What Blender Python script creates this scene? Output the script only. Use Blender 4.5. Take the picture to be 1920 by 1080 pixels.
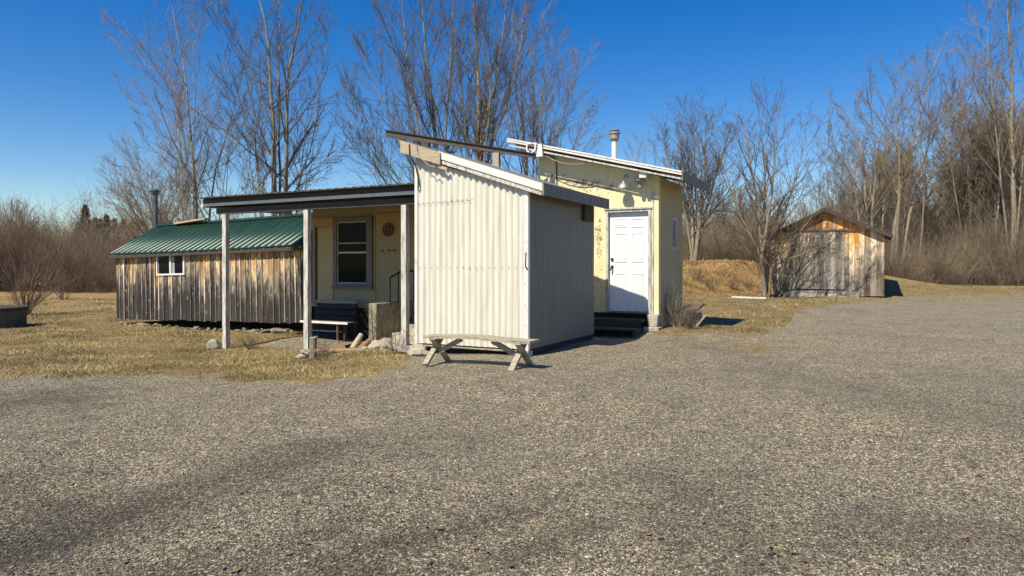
import bpy, math, random
import numpy as np
from mathutils import Vector, Matrix
PI = math.pi
SC = bpy.context.scene
COL = SC.collection
for o in list(bpy.data.objects): bpy.data.objects.remove(o)

# ------------------------------------------------------------------ camera, sky, sun, exposure
CAMH = 1.4; F = 1300.0; HZ = 500.0
cd = bpy.data.cameras.new('camera'); cam = bpy.data.objects.new('camera', cd); COL.objects.link(cam)
cam.location = (0, 0, CAMH); cam.rotation_euler = (PI/2, 0, 0)
cd.sensor_width = 36; cd.lens = 36*F/1920; cd.shift_y = -40/1920; cd.clip_end = 2000
SC.camera = cam
SUN_EL = math.radians(52.5); SUN_AZ = math.radians(40)      # light travels towards +Y turned SUN_AZ towards +X
w = bpy.data.worlds.new('World'); SC.world = w; w.use_nodes = True
nt = w.node_tree; bgn = nt.nodes['Background']
sky = nt.nodes.new('ShaderNodeTexSky'); sky.sky_type = 'NISHITA'; sky.sun_disc = False
sky.sun_elevation = SUN_EL; sky.sun_rotation = PI + SUN_AZ
sky.altitude = 0; sky.air_density = 1.0; sky.dust_density = 0.2; sky.ozone_density = 2.2
hs = nt.nodes.new('ShaderNodeHueSaturation'); hs.inputs['Saturation'].default_value = 1.5; hs.inputs['Value'].default_value = 1.0; hs.inputs['Hue'].default_value = .512
nt.links.new(sky.outputs[0], hs.inputs['Color']); nt.links.new(hs.outputs[0], bgn.inputs[0]); bgn.inputs[1].default_value = 0.092
sl = bpy.data.lights.new('sun', 'SUN'); sl.energy = 5.0; sl.angle = math.radians(0.5); sl.color = (1, .92, .775)
so = bpy.data.objects.new('sun', sl); COL.objects.link(so)
sd = Vector((math.sin(SUN_AZ)*math.cos(SUN_EL), math.cos(SUN_AZ)*math.cos(SUN_EL), -math.sin(SUN_EL)))
so.rotation_euler = sd.to_track_quat('-Z', 'Y').to_euler(); so.location = (-20, -20, 30)
SC.view_settings.view_transform = 'Standard'; SC.view_settings.look = 'None'
SC.view_settings.exposure = 0.53; SC.view_settings.gamma = 1

# ------------------------------------------------------------------ materials
def new_mat(name, rough=.8):
    m = bpy.data.materials.new(name); m.use_nodes = True
    n = m.node_tree.nodes; p = n['Principled BSDF']; p.inputs['Roughness'].default_value = rough
    return m, m.node_tree, p
def nd(t, typ, **kw):
    n = t.nodes.new(typ)
    for k, v in kw.items(): setattr(n, k, v)
    return n
def ramp(t, fac, stops):
    r = nd(t, 'ShaderNodeValToRGB'); e = r.color_ramp.elements
    while len(e) > 1: e.remove(e[0])
    e[0].position = stops[0][0]; e[0].color = (*stops[0][1], 1)
    for p, c in stops[1:]:
        x = e.new(p); x.color = (*c, 1)
    t.links.new(fac, r.inputs[0]); return r.outputs[0]
def coords(t, scale=(1,1,1), rot=(0,0,0)):
    tc = nd(t, 'ShaderNodeTexCoord'); mp = nd(t, 'ShaderNodeMapping')
    mp.inputs['Scale'].default_value = scale; mp.inputs['Rotation'].default_value = rot
    t.links.new(tc.outputs['Object'], mp.inputs[0]); return mp.outputs[0]
def noise(t, vec, scale, detail=4, rough=.55, dist=0):
    n = nd(t, 'ShaderNodeTexNoise'); n.inputs['Scale'].default_value = scale; n.inputs['Detail'].default_value = detail
    n.inputs['Roughness'].default_value = rough; n.inputs['Distortion'].default_value = dist
    t.links.new(vec, n.inputs['Vector']); return n.outputs['Fac']
def mix(t, fac, a, b, mode='MIX'):
    n = nd(t, 'ShaderNodeMix', data_type='RGBA', blend_type=mode)
    for i, v in ((0, fac), (6, a), (7, b)):
        if isinstance(v, (int, float)): n.inputs[i].default_value = v
        elif isinstance(v, tuple): n.inputs[i].default_value = (*v, 1)
        else: t.links.new(v, n.inputs[i])
    return n.outputs[2]
def mth(t, op, a, b=0.0, c=None, clamp=False):
    n = nd(t, 'ShaderNodeMath', operation=op, use_clamp=clamp)
    for i, v in ((0, a), (1, b), (2, c)):
        if v is None: continue
        if isinstance(v, (int, float)): n.inputs[i].default_value = v
        else: t.links.new(v, n.inputs[i])
    return n.outputs[0]
def attr(t, name, out='Fac'):
    n = nd(t, 'ShaderNodeAttribute'); n.attribute_name = name; return n.outputs[out]
def bump(t, p, h, strength=.5, dist=.02):
    b = nd(t, 'ShaderNodeBump'); b.inputs['Strength'].default_value = strength; b.inputs['Distance'].default_value = dist
    t.links.new(h, b.inputs['Height']); t.links.new(b.outputs[0], p.inputs['Normal'])
def plain(name, c1, c2=None, scale=6, rough=.75, metal=0, stretch=(1,1,1), bmp=.25, detail=5, lo=.35, hi=.68, bd=.01):
    m, t, p = new_mat(name, rough); p.inputs['Metallic'].default_value = metal
    v = coords(t, stretch); f = noise(t, v, scale, detail, .65)
    c2 = c2 or tuple(x*.7 for x in c1)
    t.links.new(ramp(t, f, [(lo, c1), (hi, c2)]), p.inputs['Base Color'])
    if bmp: bump(t, p, noise(t, v, scale*4, 4), bmp, bd)
    return m

# painted corrugated metal: faint dirt streaks, thin rusty scuffs
def painted_metal(name, base, dirt, seed=0, rough=.42, rust=True):
    m, t, p = new_mat(name, rough)
    v = coords(t, (1, 1, 1)); vs = coords(t, (9, 9, .6))
    f = noise(t, vs, 1.3, 5, .6); c = mix(t, mth(t, 'MULTIPLY', ramp(t, f, [(.45, (0,0,0)), (.75, (1,1,1))]), .75), base, dirt)
    big = noise(t, v, 1.1, 3); c = mix(t, mth(t, 'MULTIPLY', big, .35), c, tuple(x*.82 for x in base))
    if rust:
        r = ramp(t, noise(t, v, 9, 6, .75), [(.71, (0,0,0)), (.76, (1,1,1))]); c = mix(t, mth(t, 'MULTIPLY', r, .6), c, (.22, .15, .08))
    t.links.new(c, p.inputs['Base Color']); bump(t, p, noise(t, vs, 3, 3), .12, .01)
    return m
M = {}
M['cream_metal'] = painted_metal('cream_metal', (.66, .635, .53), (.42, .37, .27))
M['shaded_grey_metal'] = painted_metal('shaded_grey_cream_metal', (.19, .166, .145), (.125, .108, .092), rust=False)  # greyer side sheet, its shade also darkened into the base colour
M['white_trim'] = plain('white_trim', (.68, .66, .59), (.50, .46, .38), 5, .55, stretch=(1,1,1), lo=.5, hi=.78)
M['old_white'] = plain('old_white_paint', (.56, .54, .47), (.25, .22, .17), 7, .75, stretch=(3,3,.5), lo=.45, hi=.66, bmp=.4)
M['tan_trim'] = plain('tan_trim', (.38, .33, .24), (.25, .21, .15), 6, .8)
M['grey_trim'] = plain('grey_trim', (.30, .29, .27), (.18, .17, .15), 6, .7, stretch=(3,3,.5))
M['dark_fascia'] = plain('dark_fascia', (.22, .20, .18), (.13, .12, .105), 5, .7, stretch=(2,2,1))
M['black_metal'] = plain('black_metal', (.02, .02, .022), (.038, .036, .034), 4, .6)
M['black_wood'] = plain('dark_shaded_wood', (.035, .03, .026), (.075, .062, .05), 6, .85, stretch=(1,6,6), bmp=.5)  # dark old wood, also where porch shade is put into the colour
M['beam_wood'] = plain('dark_beam_wood', (.05, .038, .03), (.12, .09, .07), 5, .85, stretch=(1,8,8), bmp=.5)
M['pale_wood'] = plain('pale_wood', (.48, .40, .28), (.30, .23, .15), 5, .85, stretch=(1,8,8), bmp=.4)
M['brown_wood'] = plain('brown_wood', (.17, .105, .07), (.09, .06, .045), 5, .85, stretch=(1,6,6), bmp=.5)
M['orange_wood'] = plain('orange_wood', (.36, .19, .08), (.17, .09, .045), 5, .85, stretch=(2,8,8), bmp=.5)
M['grey_wood'] = plain('grey_wood', (.44, .39, .28), (.17, .14, .085), 8, .85, stretch=(1,7,3), bmp=.5)
M['rust_metal'] = plain('rust_metal', (.20, .07, .035), (.10, .045, .03), 14, .75, metal=.1)
M['red_paint'] = plain('faded_red_paint', (.18, .075, .05), (.09, .05, .04), 10, .7)
M['steel'] = plain('dull_steel', (.50, .50, .49), (.30, .29, .28), 8, .42, metal=.6, bmp=.05)
M['dark_pipe'] = plain('sooty_pipe', (.09, .095, .10), (.16, .16, .16), 5, .45, metal=.6, bmp=.1)
M['white_pipe'] = plain('white_pipe', (.78, .77, .74), (.66, .64, .6), 5, .4, bmp=.05)
M['cap_metal'] = plain('flue_cap_metal', (.30, .24, .20), (.42, .37, .32), 9, .5, metal=.3)
M['black_cable'] = plain('black_cable', (.02, .02, .02), (.03, .03, .03), 4, .6, bmp=0)
M['pale_cable'] = plain('pale_cable', (.32, .28, .22), (.25, .22, .18), 4, .7, bmp=0)
M['concrete'] = plain('old_concrete', (.50, .45, .35), (.25, .22, .17), 5, .92, bmp=.7, bd=.03)
M['lichen_concrete'] = plain('lichen_concrete', (.36, .32, .22), (.15, .13, .09), 8, .95, bmp=.8, bd=.03)
M['stone'] = plain('field_stone', (.36, .315, .25), (.15, .13, .10), 4, .92, bmp=.8, bd=.04)
M['door_white'] = plain('door_white', (.72, .74, .75), (.60, .60, .57), 3, .42, stretch=(3,3,.6), lo=.5, hi=.85, bmp=.03)
M['dark_void'] = plain('shade_black', (.035, .032, .028), (.02, .018, .016), 5, .95)  # near-black that stands in for shade in gaps under the buildings
M['curtain'] = plain('grey_curtain', (.34, .35, .34), (.24, .25, .25), 9, .9, stretch=(4,4,.3), bmp=.5, bd=.03)
M['white_vinyl'] = plain('white_vinyl', (.74, .74, .70), (.62, .61, .57), 4, .45, bmp=.05)
M['window_wood'] = plain('grey_window_wood', (.20, .19, .18), (.12, .105, .095), 9, .8, stretch=(4,4,.6), bmp=.4)
M['tank'] = plain('mossy_concrete_ring', (.13, .125, .10), (.05, .05, .038), 4, .9, bmp=.6, bd=.03)
M['cushion'] = plain('dark_vinyl', (.014, .012, .011), (.035, .03, .026), 8, .85, bmp=.3)
def glass_mat():
    m, t, p = new_mat('window_glass', .04)
    p.inputs['Base Color'].default_value = (.006, .007, .009, 1); p.inputs['IOR'].default_value = 1.3; p.inputs['Specular IOR Level'].default_value = .12
    bump(t, p, noise(t, coords(t), 2.2, 2), .05, .02); return m
M['glass'] = glass_mat()

def stucco(name, base, seed_off, marks=True):
    m, t, p = new_mat(name, .85)
    v = coords(t); n1 = noise(t, v, 1.6, 5, .6)
    c = mix(t, ramp(t, n1, [(.35, (0,0,0)), (.75, (1,1,1))]), base, tuple(x*y for x, y in zip(base, (.86, .84, .74))))
    if marks:   # crackled, curling strokes where the paint has peeled: a drooping band under the roof and a column left of the door
        f = noise(t, coords(t, (1.0, 1.0, 1.8), (0, .5, 0)), 9, 5, .6, 1.6)
        sx = nd(t, 'ShaderNodeSeparateXYZ'); tc = nd(t, 'ShaderNodeTexCoord'); t.links.new(tc.outputs['Object'], sx.inputs[0])
        X_, Z_ = sx.outputs[0], sx.outputs[2]
        def gauss(d, wd): q = mth(t, 'DIVIDE', d, wd); return mth(t, 'EXPONENT', mth(t, 'MULTIPLY', mth(t, 'MULTIPLY', q, q), -1.0))
        band = mth(t, 'MULTIPLY', gauss(mth(t, 'ADD', Z_, mth(t, 'MULTIPLY_ADD', X_, .2, -3.0)), .17), gauss(mth(t, 'ADD', X_, .75), .75))
        col = mth(t, 'MULTIPLY', gauss(mth(t, 'ADD', X_, .40), .085), gauss(mth(t, 'SUBTRACT', Z_, 1.85), .62))
        msk = mth(t, 'ADD', band, col); k = ramp(t, mth(t, 'MULTIPLY_ADD', msk, .17, f), [(.655, (0,0,0)), (.675, (1,1,1))])
        c = mix(t, mth(t, 'MULTIPLY', k, .85), c, (.17, .13, .07))
    low = ramp(t, noise(t, coords(t, (5, 5, .8)), 1.5, 5), [(.55, (0,0,0)), (.8, (1,1,1))])
    c = mix(t, mth(t, 'MULTIPLY', low, .35), c, (.30, .27, .19))
    t.links.new(c, p.inputs['Base Color']); bump(t, p, noise(t, v, 60, 4), .35, .006)
    return m
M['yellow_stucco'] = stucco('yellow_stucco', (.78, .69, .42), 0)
M['side_stucco'] = stucco('shaded_stucco', (.46, .37, .21), 0, False)  # stucco darkened: the shade of the side wall is in its colour
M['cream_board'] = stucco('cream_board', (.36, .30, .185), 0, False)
M['buff_board'] = stucco('buff_board', (.45, .30, .13), 0, False)

# weathered boards: fresh orange-brown wood in the shelter of the eave, silver-black below, knots and pale scars
def boards_mat(name, ztop, zspan, orange=(.46, .26, .11), pale=(.56, .43, .25), dark=(.055, .047, .042), grey=(.21, .19, .165), shift=0.0, dk=.62, gs=14):
    m, t, p = new_mat(name, .88)
    rn = attr(t, 'rnd'); v0 = coords(t, (1, 1, 1))
    off = nd(t, 'ShaderNodeVectorMath', operation='ADD'); cmb = nd(t, 'ShaderNodeCombineXYZ')
    t.links.new(mth(t, 'MULTIPLY', rn, 37.0), cmb.inputs[2]); t.links.new(v0, off.inputs[0]); t.links.new(cmb.outputs[0], off.inputs[1])
    mp = nd(t, 'ShaderNodeMapping'); mp.inputs['Scale'].default_value = (gs, gs, gs*.07); t.links.new(off.outputs[0], mp.inputs[0])
    grain = noise(t, mp.outputs[0], 2.4, 7, .68, .6)
    mp2 = nd(t, 'ShaderNodeMapping'); mp2.inputs['Scale'].default_value = (gs*.5, gs*.5, 1.6); t.links.new(off.outputs[0], mp2.inputs[0])
    blotch = noise(t, mp2.outputs[0], 1.6, 5, .6, .8)
    sx = nd(t, 'ShaderNodeSeparateXYZ'); tc = nd(t, 'ShaderNodeTexCoord'); t.links.new(tc.outputs['Object'], sx.inputs[0])
    h = mth(t, 'MULTIPLY', mth(t, 'SUBTRACT', ztop, sx.outputs[2]), 1/zspan)           # 0 at eave, 1 at bottom
    wv = mth(t, 'ADD', mth(t, 'ADD', h, mth(t, 'MULTIPLY', mth(t, 'SUBTRACT', blotch, .5), 1.15)), mth(t, 'MULTIPLY', mth(t, 'SUBTRACT', rn, .5), .34))
    wv = mth(t, 'ADD', wv, shift)
    c = ramp(t, wv, [(.0, orange), (.17, orange), (.30, pale), (.42, tuple((a+b)/2 for a, b in zip(pale, grey))), (.55, grey), (dk+.12, dark), (1.0, tuple(x*1.4 for x in dark))])
    c = mix(t, 1.0, c, ramp(t, mth(t, 'FRACT', mth(t, 'MULTIPLY', rn, 7.3)), [(0, (.5, .49, .48)), (.55, (1, 1, 1)), (1, (1.65, 1.6, 1.5))]), 'MULTIPLY')
    c = mix(t, .8, c, ramp(t, grain, [(.3, (.25, .23, .22)), (.50, (.9, .9, .9)), (.72, (1.75, 1.7, 1.6))]), 'MULTIPLY')
    sc = ramp(t, noise(t, mp2.outputs[0], 3.1, 3, .5, 1.0), [(.67, (0,0,0)), (.71, (1,1,1))]); c = mix(t, mth(t, 'MULTIPLY', sc, .75), c, (.47, .42, .34))
    vo = nd(t, 'ShaderNodeTexVoronoi'); vo.inputs['Scale'].default_value = 3.0; mp3 = nd(t, 'ShaderNodeMapping'); mp3.inputs['Scale'].default_value = (2.2, 0, 1.1)
    t.links.new(off.outputs[0], mp3.inputs[0]); t.links.new(mp3.outputs[0], vo.inputs['Vector'])
    kn = ramp(t, vo.outputs['Distance'], [(.05, (1,1,1)), (.10, (0,0,0))]); c = mix(t, mth(t, 'MULTIPLY', kn, .8), c, (.05, .035, .025))
    t.links.new(c, p.inputs['Base Color']); bump(t, p, grain, .7, .012)
    return m
M['shed_boards'] = boards_mat('shed_boards', 1.95, 1.95, shift=.04, orange=(.40, .22, .09), pale=(.52, .40, .24), dark=(.026, .021, .018), grey=(.11, .09, .075), gs=9)
M['shed_battens'] = boards_mat('shed_battens', 1.95, 1.95, pale=(.58, .50, .38), grey=(.36, .32, .27), dark=(.13, .115, .10))
M['barn_boards'] = boards_mat('barn_boards', 4.1, 3.7, orange=(.62, .28, .07), pale=(.66, .49, .27), dark=(.13, .108, .08), grey=(.36, .31, .235), shift=-.06, gs=5)
M['barn_door'] = boards_mat('barn_door_boards', 4.1, 3.7, dark=(.17, .15, .125), grey=(.36, .33, .275), shift=.30, gs=5)

def green_metal():
    m, t, p = new_mat('green_roof_metal', .38)
    v = coords(t, (6, 1, 1)); c = ramp(t, noise(t, v, 1.4, 4), [(.35, (.010, .036, .017)), (.7, (.022, .056, .028))])
    t.links.new(c, p.inputs['Base Color']); p.inputs['Metallic'].default_value = .15; return m
M['green_metal'] = green_metal()

def ground_mat():
    m, t, p = new_mat('ground_gravel_and_grass', .95)
    v = coords(t); g = attr(t, 'grass'); lf = attr(t, 'litter'); wt = attr(t, 'dark_swathe')
    # gravel
    vo = nd(t, 'ShaderNodeTexVoronoi'); vo.inputs['Scale'].default_value = 95; t.links.new(v, vo.inputs['Vector'])
    vo2 = nd(t, 'ShaderNodeTexVoronoi'); vo2.inputs['Scale'].default_value = 42; t.links.new(v, vo2.inputs['Vector'])
    sp = nd(t, 'ShaderNodeSeparateColor'); t.links.new(vo.outputs['Color'], sp.inputs[0])
    sp2 = nd(t, 'ShaderNodeSeparateColor'); t.links.new(vo2.outputs['Color'], sp2.inputs[0])
    st = ramp(t, sp.outputs[0], [(0, (.030, .025, .018)), (.3, (.11, .094, .068)), (.62, (.225, .195, .143)), (.88, (.38, .335, .25)), (1, (.66, .60, .46))])
    st2 = ramp(t, sp2.outputs[1], [(0, (.6, .6, .6)), (.6, (1, 1, 1)), (1, (1.35, 1.33, 1.28))])
    c = mix(t, 1.0, st, st2, 'MULTIPLY')
    big = noise(t, v, .42, 5, .62); med = noise(t, v, 2.1, 9, .82); fin = noise(t, v, 24, 5, .85)
    tone = ramp(t, big, [(.34, (.86, .84, .80)), (.48, (1.0, .97, .90)), (.66, (1.10, 1.06, .95))])
    c = mix(t, .9, c, tone, 'MULTIPLY')
    c = mix(t, .8, c, ramp(t, med, [(.36, (.60, .585, .56)), (.47, (.98, .97, .94)), (.64, (1.28, 1.24, 1.12))]), 'MULTIPLY')
    c = mix(t, .8, c, ramp(t, fin, [(.32, (.42, .40, .38)), (.46, (.9, .9, .88)), (.56, (1.1, 1.1, 1.08)), (.7, (1.6, 1.57, 1.45))]), 'MULTIPLY')
    c = mix(t, wt, c, mix(t, 1.0, c, (.40, .39, .39), 'MULTIPLY'))  # gravel colour darkened inside the swathe mask
    # dry grass mat
    vg = coords(t, (1, 1, 1)); n1 = noise(t, vg, 26, 6, .75, .6); n2 = noise(t, vg, 1.3, 5, .6); n3 = noise(t, vg, 5.5, 5, .65)
    gc = ramp(t, n1, [(.32, (.03, .02, .009)), (.45, (.12, .08, .03)), (.56, (.33, .235, .095)), (.75, (.60, .47, .24))])
    gc = mix(t, ramp(t, n2, [(.44, (0,0,0)), (.66, (1,1,1))]), gc, mix(t, 1.0, gc, (.68, .62, .42), 'MULTIPLY'))
    gc = mix(t, mth(t, 'MULTIPLY', ramp(t, n3, [(.52, (0,0,0)), (.66, (1,1,1))]), .55), gc, (.085, .082, .022))
    lc = ramp(t, n1, [(.3, (.09, .055, .022)), (.5, (.30, .19, .075)), (.75, (.52, .37, .16))])
    gc = mix(t, lf, gc, lc)
    edge = noise(t, v, 4.5, 6, .7)
    k = ramp(t, mth(t, 'ADD', g, mth(t, 'MULTIPLY', mth(t, 'SUBTRACT', edge, .5), 1.1)), [(.44, (0,0,0)), (.56, (1,1,1))])
    t.links.new(mix(t, k, c, gc), p.inputs['Base Color'])
    hgt = mth(t, 'ADD', mth(t, 'MULTIPLY', vo.outputs['Distance'], -1.0), mth(t, 'MULTIPLY', mth(t, 'ADD', fin, med), 2.2))
    bump(t, p, hgt, .6, .02)
    return m
M['ground'] = ground_mat()
def tinted(name, stops, rough=.9, attrname='rnd'):
    m, t, p = new_mat(name, rough); t.links.new(ramp(t, attr(t, attrname), stops), p.inputs['Base Color']); return m
M['blades'] = tinted('dry_grass_blades', [(0, (.035, .025, .010)), (.22, (.10, .075, .025)), (.40, (.155, .135, .045)), (.6, (.34, .255, .10)), (.85, (.56, .43, .20)), (.93, (.66, .55, .32)), (.95, (.08, .10, .02)), (1, (.12, .14, .03))])
M['orange_blades'] = tinted('rusty_grass_blades', [(0, (.14, .085, .03)), (.4, (.36, .23, .085)), (.8, (.52, .36, .15)), (1, (.62, .48, .24))])
M['pebbles'] = tinted('loose_gravel', [(0, (.030, .025, .018)), (.4, (.125, .108, .08)), (.75, (.26, .226, .165)), (.95, (.42, .375, .285)), (1, (.60, .54, .43))])
def bark(name, a, b, c):
    m, t, p = new_mat(name, .9); v = coords(t, (4, 4, 1)); f = noise(t, v, 3.5, 5, .65); f2 = noise(t, coords(t), .8, 3)
    col = mix(t, ramp(t, f2, [(.4, (0,0,0)), (.65, (1,1,1))]), ramp(t, f, [(.33, a), (.66, b)]), ramp(t, f, [(.33, a), (.62, c)]))
    t.links.new(col, p.inputs['Base Color']); bump(t, p, f, .6, .03); return m
M['bark'] = bark('grey_bark', (.13, .11, .085), (.30, .265, .21), (.24, .235, .16))
M['pale_bark'] = bark('pale_bark', (.15, .125, .095), (.38, .34, .265), (.28, .26, .18))
M['tan_bark'] = bark('tan_bark', (.15, .115, .075), (.36, .29, .19), (.26, .22, .15))
M['twig'] = plain('twig_bark', (.145, .122, .095), (.085, .072, .056), 1.2, .9, bmp=0)
M['twig_pale'] = plain('pale_twig_bark', (.27, .215, .145), (.155, .122, .082), 1.2, .9, bmp=0)
M['twig_red'] = plain('reddish_twig_bark', (.15, .105, .068), (.09, .063, .042), 1.2, .9, bmp=0)
M['twig_dark'] = plain('dark_twig_bark', (.10, .078, .06), (.06, .047, .038), 1.2, .9, bmp=0)
M['needles'] = plain('conifer_needles', (.022, .045, .018), (.04, .06, .025), 3, .9, bmp=0)
M['scrub'] = plain('scrub_twigs', (.29, .225, .145), (.12, .092, .06), .35, .9, bmp=0, lo=.4, hi=.6)
M['scrub_red'] = plain('reddish_scrub_twigs', (.20, .13, .085), (.085, .055, .036), .35, .9, bmp=0, lo=.4, hi=.6)
M['litter'] = plain('leaf_litter', (.20, .11, .055), (.11, .065, .038), 3, .95)

# ------------------------------------------------------------------ mesh helpers
class MB:
    def __init__(s): s.v = []; s.f = []; s.a = []; s.cur = .5
    def quad(s, *p):
        i = len(s.v); s.v += [tuple(q) for q in p]; s.f.append(tuple(range(i, i+len(p)))); s.a += [s.cur]*len(p)
    def hexa(s, b, t):           # bottom 4, top 4 (both counter-clockwise seen from above)
        i = len(s.v); s.v += [tuple(q) for q in b] + [tuple(q) for q in t]; s.a += [s.cur]*8
        s.f += [(i+3, i+2, i+1, i), (i+4, i+5, i+6, i+7)] + [(i+k, i+(k+1) % 4, i+4+(k+1) % 4, i+4+k) for k in range(4)]
    def box(s, x0, x1, y0, y1, z0, z1):
        s.hexa([(x0,y0,z0),(x1,y0,z0),(x1,y1,z0),(x0,y1,z0)], [(x0,y0,z1),(x1,y0,z1),(x1,y1,z1),(x0,y1,z1)])
    def beam(s, p, q, w, h, up=(0,0,1), w2=None, h2=None):
        p = Vector(p); q = Vector(q); d = (q-p).normalized(); u = Vector(up)
        if abs(d.dot(u)) > .98: u = Vector((0,1,0))
        sd = d.cross(u).normalized(); u = sd.cross(d).normalized()
        w2 = w2 or w; h2 = h2 or h
        def ring(c, w, h): return [c-sd*w/2-u*h/2, c+sd*w/2-u*h/2, c+sd*w/2+u*h/2, c-sd*w/2+u*h/2]
        i = len(s.v); s.v += [tuple(x) for x in ring(p, w, h)+ring(q, w2, h2)]; s.a += [s.cur]*8
        s.f += [(i, i+1, i+2, i+3), (i+7, i+6, i+5, i+4)] + [(i+k, i+4+k, i+4+(k+1) % 4, i+(k+1) % 4) for k in range(4)]
    def tube(s, pts, r, k=8, cap=True):
        pts = [Vector(p) for p in pts]; rs = r if isinstance(r, (list, tuple)) else [r]*len(pts)
        base = len(s.v)
        for j, p in enumerate(pts):
            d = (pts[min(j+1, len(pts)-1)] - pts[max(j-1, 0)]).normalized()
            u = Vector((0,0,1)) if abs(d.z) < .9 else Vector((0,1,0))
            a = d.cross(u).normalized(); b = a.cross(d).normalized()
            for i in range(k):
                th = 2*PI*i/k; s.v.append(tuple(p + a*rs[j]*math.cos(th) + b*rs[j]*math.sin(th))); s.a.append(s.cur)
        for j in range(len(pts)-1):
            for i in range(k):
                s.f.append((base+j*k+i, base+j*k+(i+1) % k, base+(j+1)*k+(i+1) % k, base+(j+1)*k+i))
        if cap:
            s.f.append(tuple(base+i for i in reversed(range(k)))); s.f.append(tuple(base+(len(pts)-1)*k+i for i in range(k)))
    def lathe(s, c, prof, k=20):    # profile (r, z) about vertical axis through c
        s.tube_prof(c, prof, k)
    def tube_prof(s, c, prof, k):
        base = len(s.v)
        for r, z in prof:
            for i in range(k):
                th = 2*PI*i/k; s.v.append((c[0]+r*math.cos(th), c[1]+r*math.sin(th), c[2]+z)); s.a.append(s.cur)
        for j in range(len(prof)-1):
            for i in range(k):
                s.f.append((base+j*k+i, base+j*k+(i+1) % k, base+(j+1)*k+(i+1) % k, base+(j+1)*k+i))
        s.f.append(tuple(base+i for i in reversed(range(k)))); s.f.append(tuple(base+(len(prof)-1)*k+i for i in range(k)))
    def build(s, name, m, parent=None, bevel=0, smooth=False, loc=None):
        me = bpy.data.meshes.new(name); me.from_pydata(s.v, [], s.f); me.update()
        at = me.attributes.new('rnd', 'FLOAT', 'POINT'); at.data.foreach_set('value', s.a)
        me.materials.append(M[m] if isinstance(m, str) else m)
        o = bpy.data.objects.new(name, me); COL.objects.link(o)
        if parent: o.parent = parent
        if loc: o.location = loc
        if smooth:
            me.polygons.foreach_set('use_smooth', [True]*len(me.polygons))
        if bevel:
            b = o.modifiers.new('bevel', 'BEVEL'); b.width = bevel; b.segments = 2; b.limit_method = 'ANGLE'
        return o
def tag(o, label=None, cat=None, group=None, kind=None):
    if label: o['label'] = label
    if cat: o['category'] = cat
    if group: o['group'] = group
    if kind: o['kind'] = kind
    return o
def thing(name, label, cat, loc=(0,0,0), rz=0, group=None, rot=None):
    o = bpy.data.objects.new(name, None); COL.objects.link(o); o.location = loc
    o.rotation_euler = rot or (0, 0, rz); o.empty_display_size = .2
    return tag(o, label, cat, group)
def copy_tree(o, parent=None):
    c = o.copy(); COL.objects.link(c)
    if parent: c.parent = parent
    for ch in list(o.children): copy_tree(ch, c)
    return c
def np_mesh(name, V, Q, m, parent=None, rnd=None, smooth=False):
    V = np.asarray(V, dtype=np.float32); Q = np.asarray(Q, dtype=np.int32); k = Q.shape[1]
    me = bpy.data.meshes.new(name); me.vertices.add(len(V)); me.vertices.foreach_set('co', V.ravel())
    me.loops.add(Q.size); me.loops.foreach_set('vertex_index', Q.ravel())
    me.polygons.add(len(Q)); me.polygons.foreach_set('loop_start', np.arange(len(Q), dtype=np.int32)*k)
    if smooth: me.polygons.foreach_set('use_smooth', np.ones(len(Q), dtype=bool))
    me.update(calc_edges=True)
    if rnd is not None:
        at = me.attributes.new('rnd', 'FLOAT', 'POINT'); at.data.foreach_set('value', np.asarray(rnd, dtype=np.float32))
    me.materials.append(M[m])
    o = bpy.data.objects.new(name, me); COL.objects.link(o)
    if parent: o.parent = parent
    return o

# ------------------------------------------------------------------ the lie of the land
E1 = np.array([.886, -.4635]); E2 = np.array([.4635, .886]); C0 = np.array([.247, 10.7]); RZ = math.atan2(-.4635, .886)
def fr(t, s):                       # building frame (t along fronts to the right, s away from the viewer) -> ground plan
    p = C0 + E1*t + E2*s; return float(p[0]), float(p[1])
def inv(x, y):
    d = np.array([x, y]) - C0; return float(d @ E1), float(d @ E2)
def T(px, s):                       # t on the line s where the sight line px meets it
    a = (px-960)/F; p = C0 + E2*s
    return float((a*p[1]-p[0])/(E1[0]-a*E1[1]))
def Z(px, py, s):
    x, y = fr(T(px, s), s); return CAMH + (HZ-py)*y/F
def dirx(px, D): return (px-960)/F*D
CTRL = np.array([[0,0,0],[-4,4,0],[4,4,0],[-6,8,-.12],[6,8,0],[.25,10.4,0],[1.55,13.2,.08],[2.0,13.6,.05],[2.97,14.0,.17],[3.9,15.,.15],[5,12,.03],
    [-5.79,14.05,-.27],[-3.83,12.9,-.34],[-1.9,11.9,-.06],[-2.2,14.2,-.15],[-4.3,15.,-.2],[-10.97,19.2,-.2],[-4.86,16.2,-.2],[-8,16.8,-.22],[-13.5,18.6,-.2],[-9,12,-.2],[-12,14,-.2],
    [-20,30,-.1],[-30,50,.2],[0,22,0],[0,40,.4],[12.3,33,-.08],[17.8,31,-.08],[14,36,0],[14,27,0],[9,24,.05],[8,18,.05],[22,30,0],[30,40,.2],[30,60,.7],[45,70,1.0],
    [11.5,40,1.75],[13.5,42,1.75],[9.5,38,1.2],[15.5,42,1.4],[0,80,.6],[-60,80,.6],[60,100,1.2],[0,200,2],[200,200,2],[-200,200,2],[-60,10,-.3],[60,10,0],[0,-20,0]], float)
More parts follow.
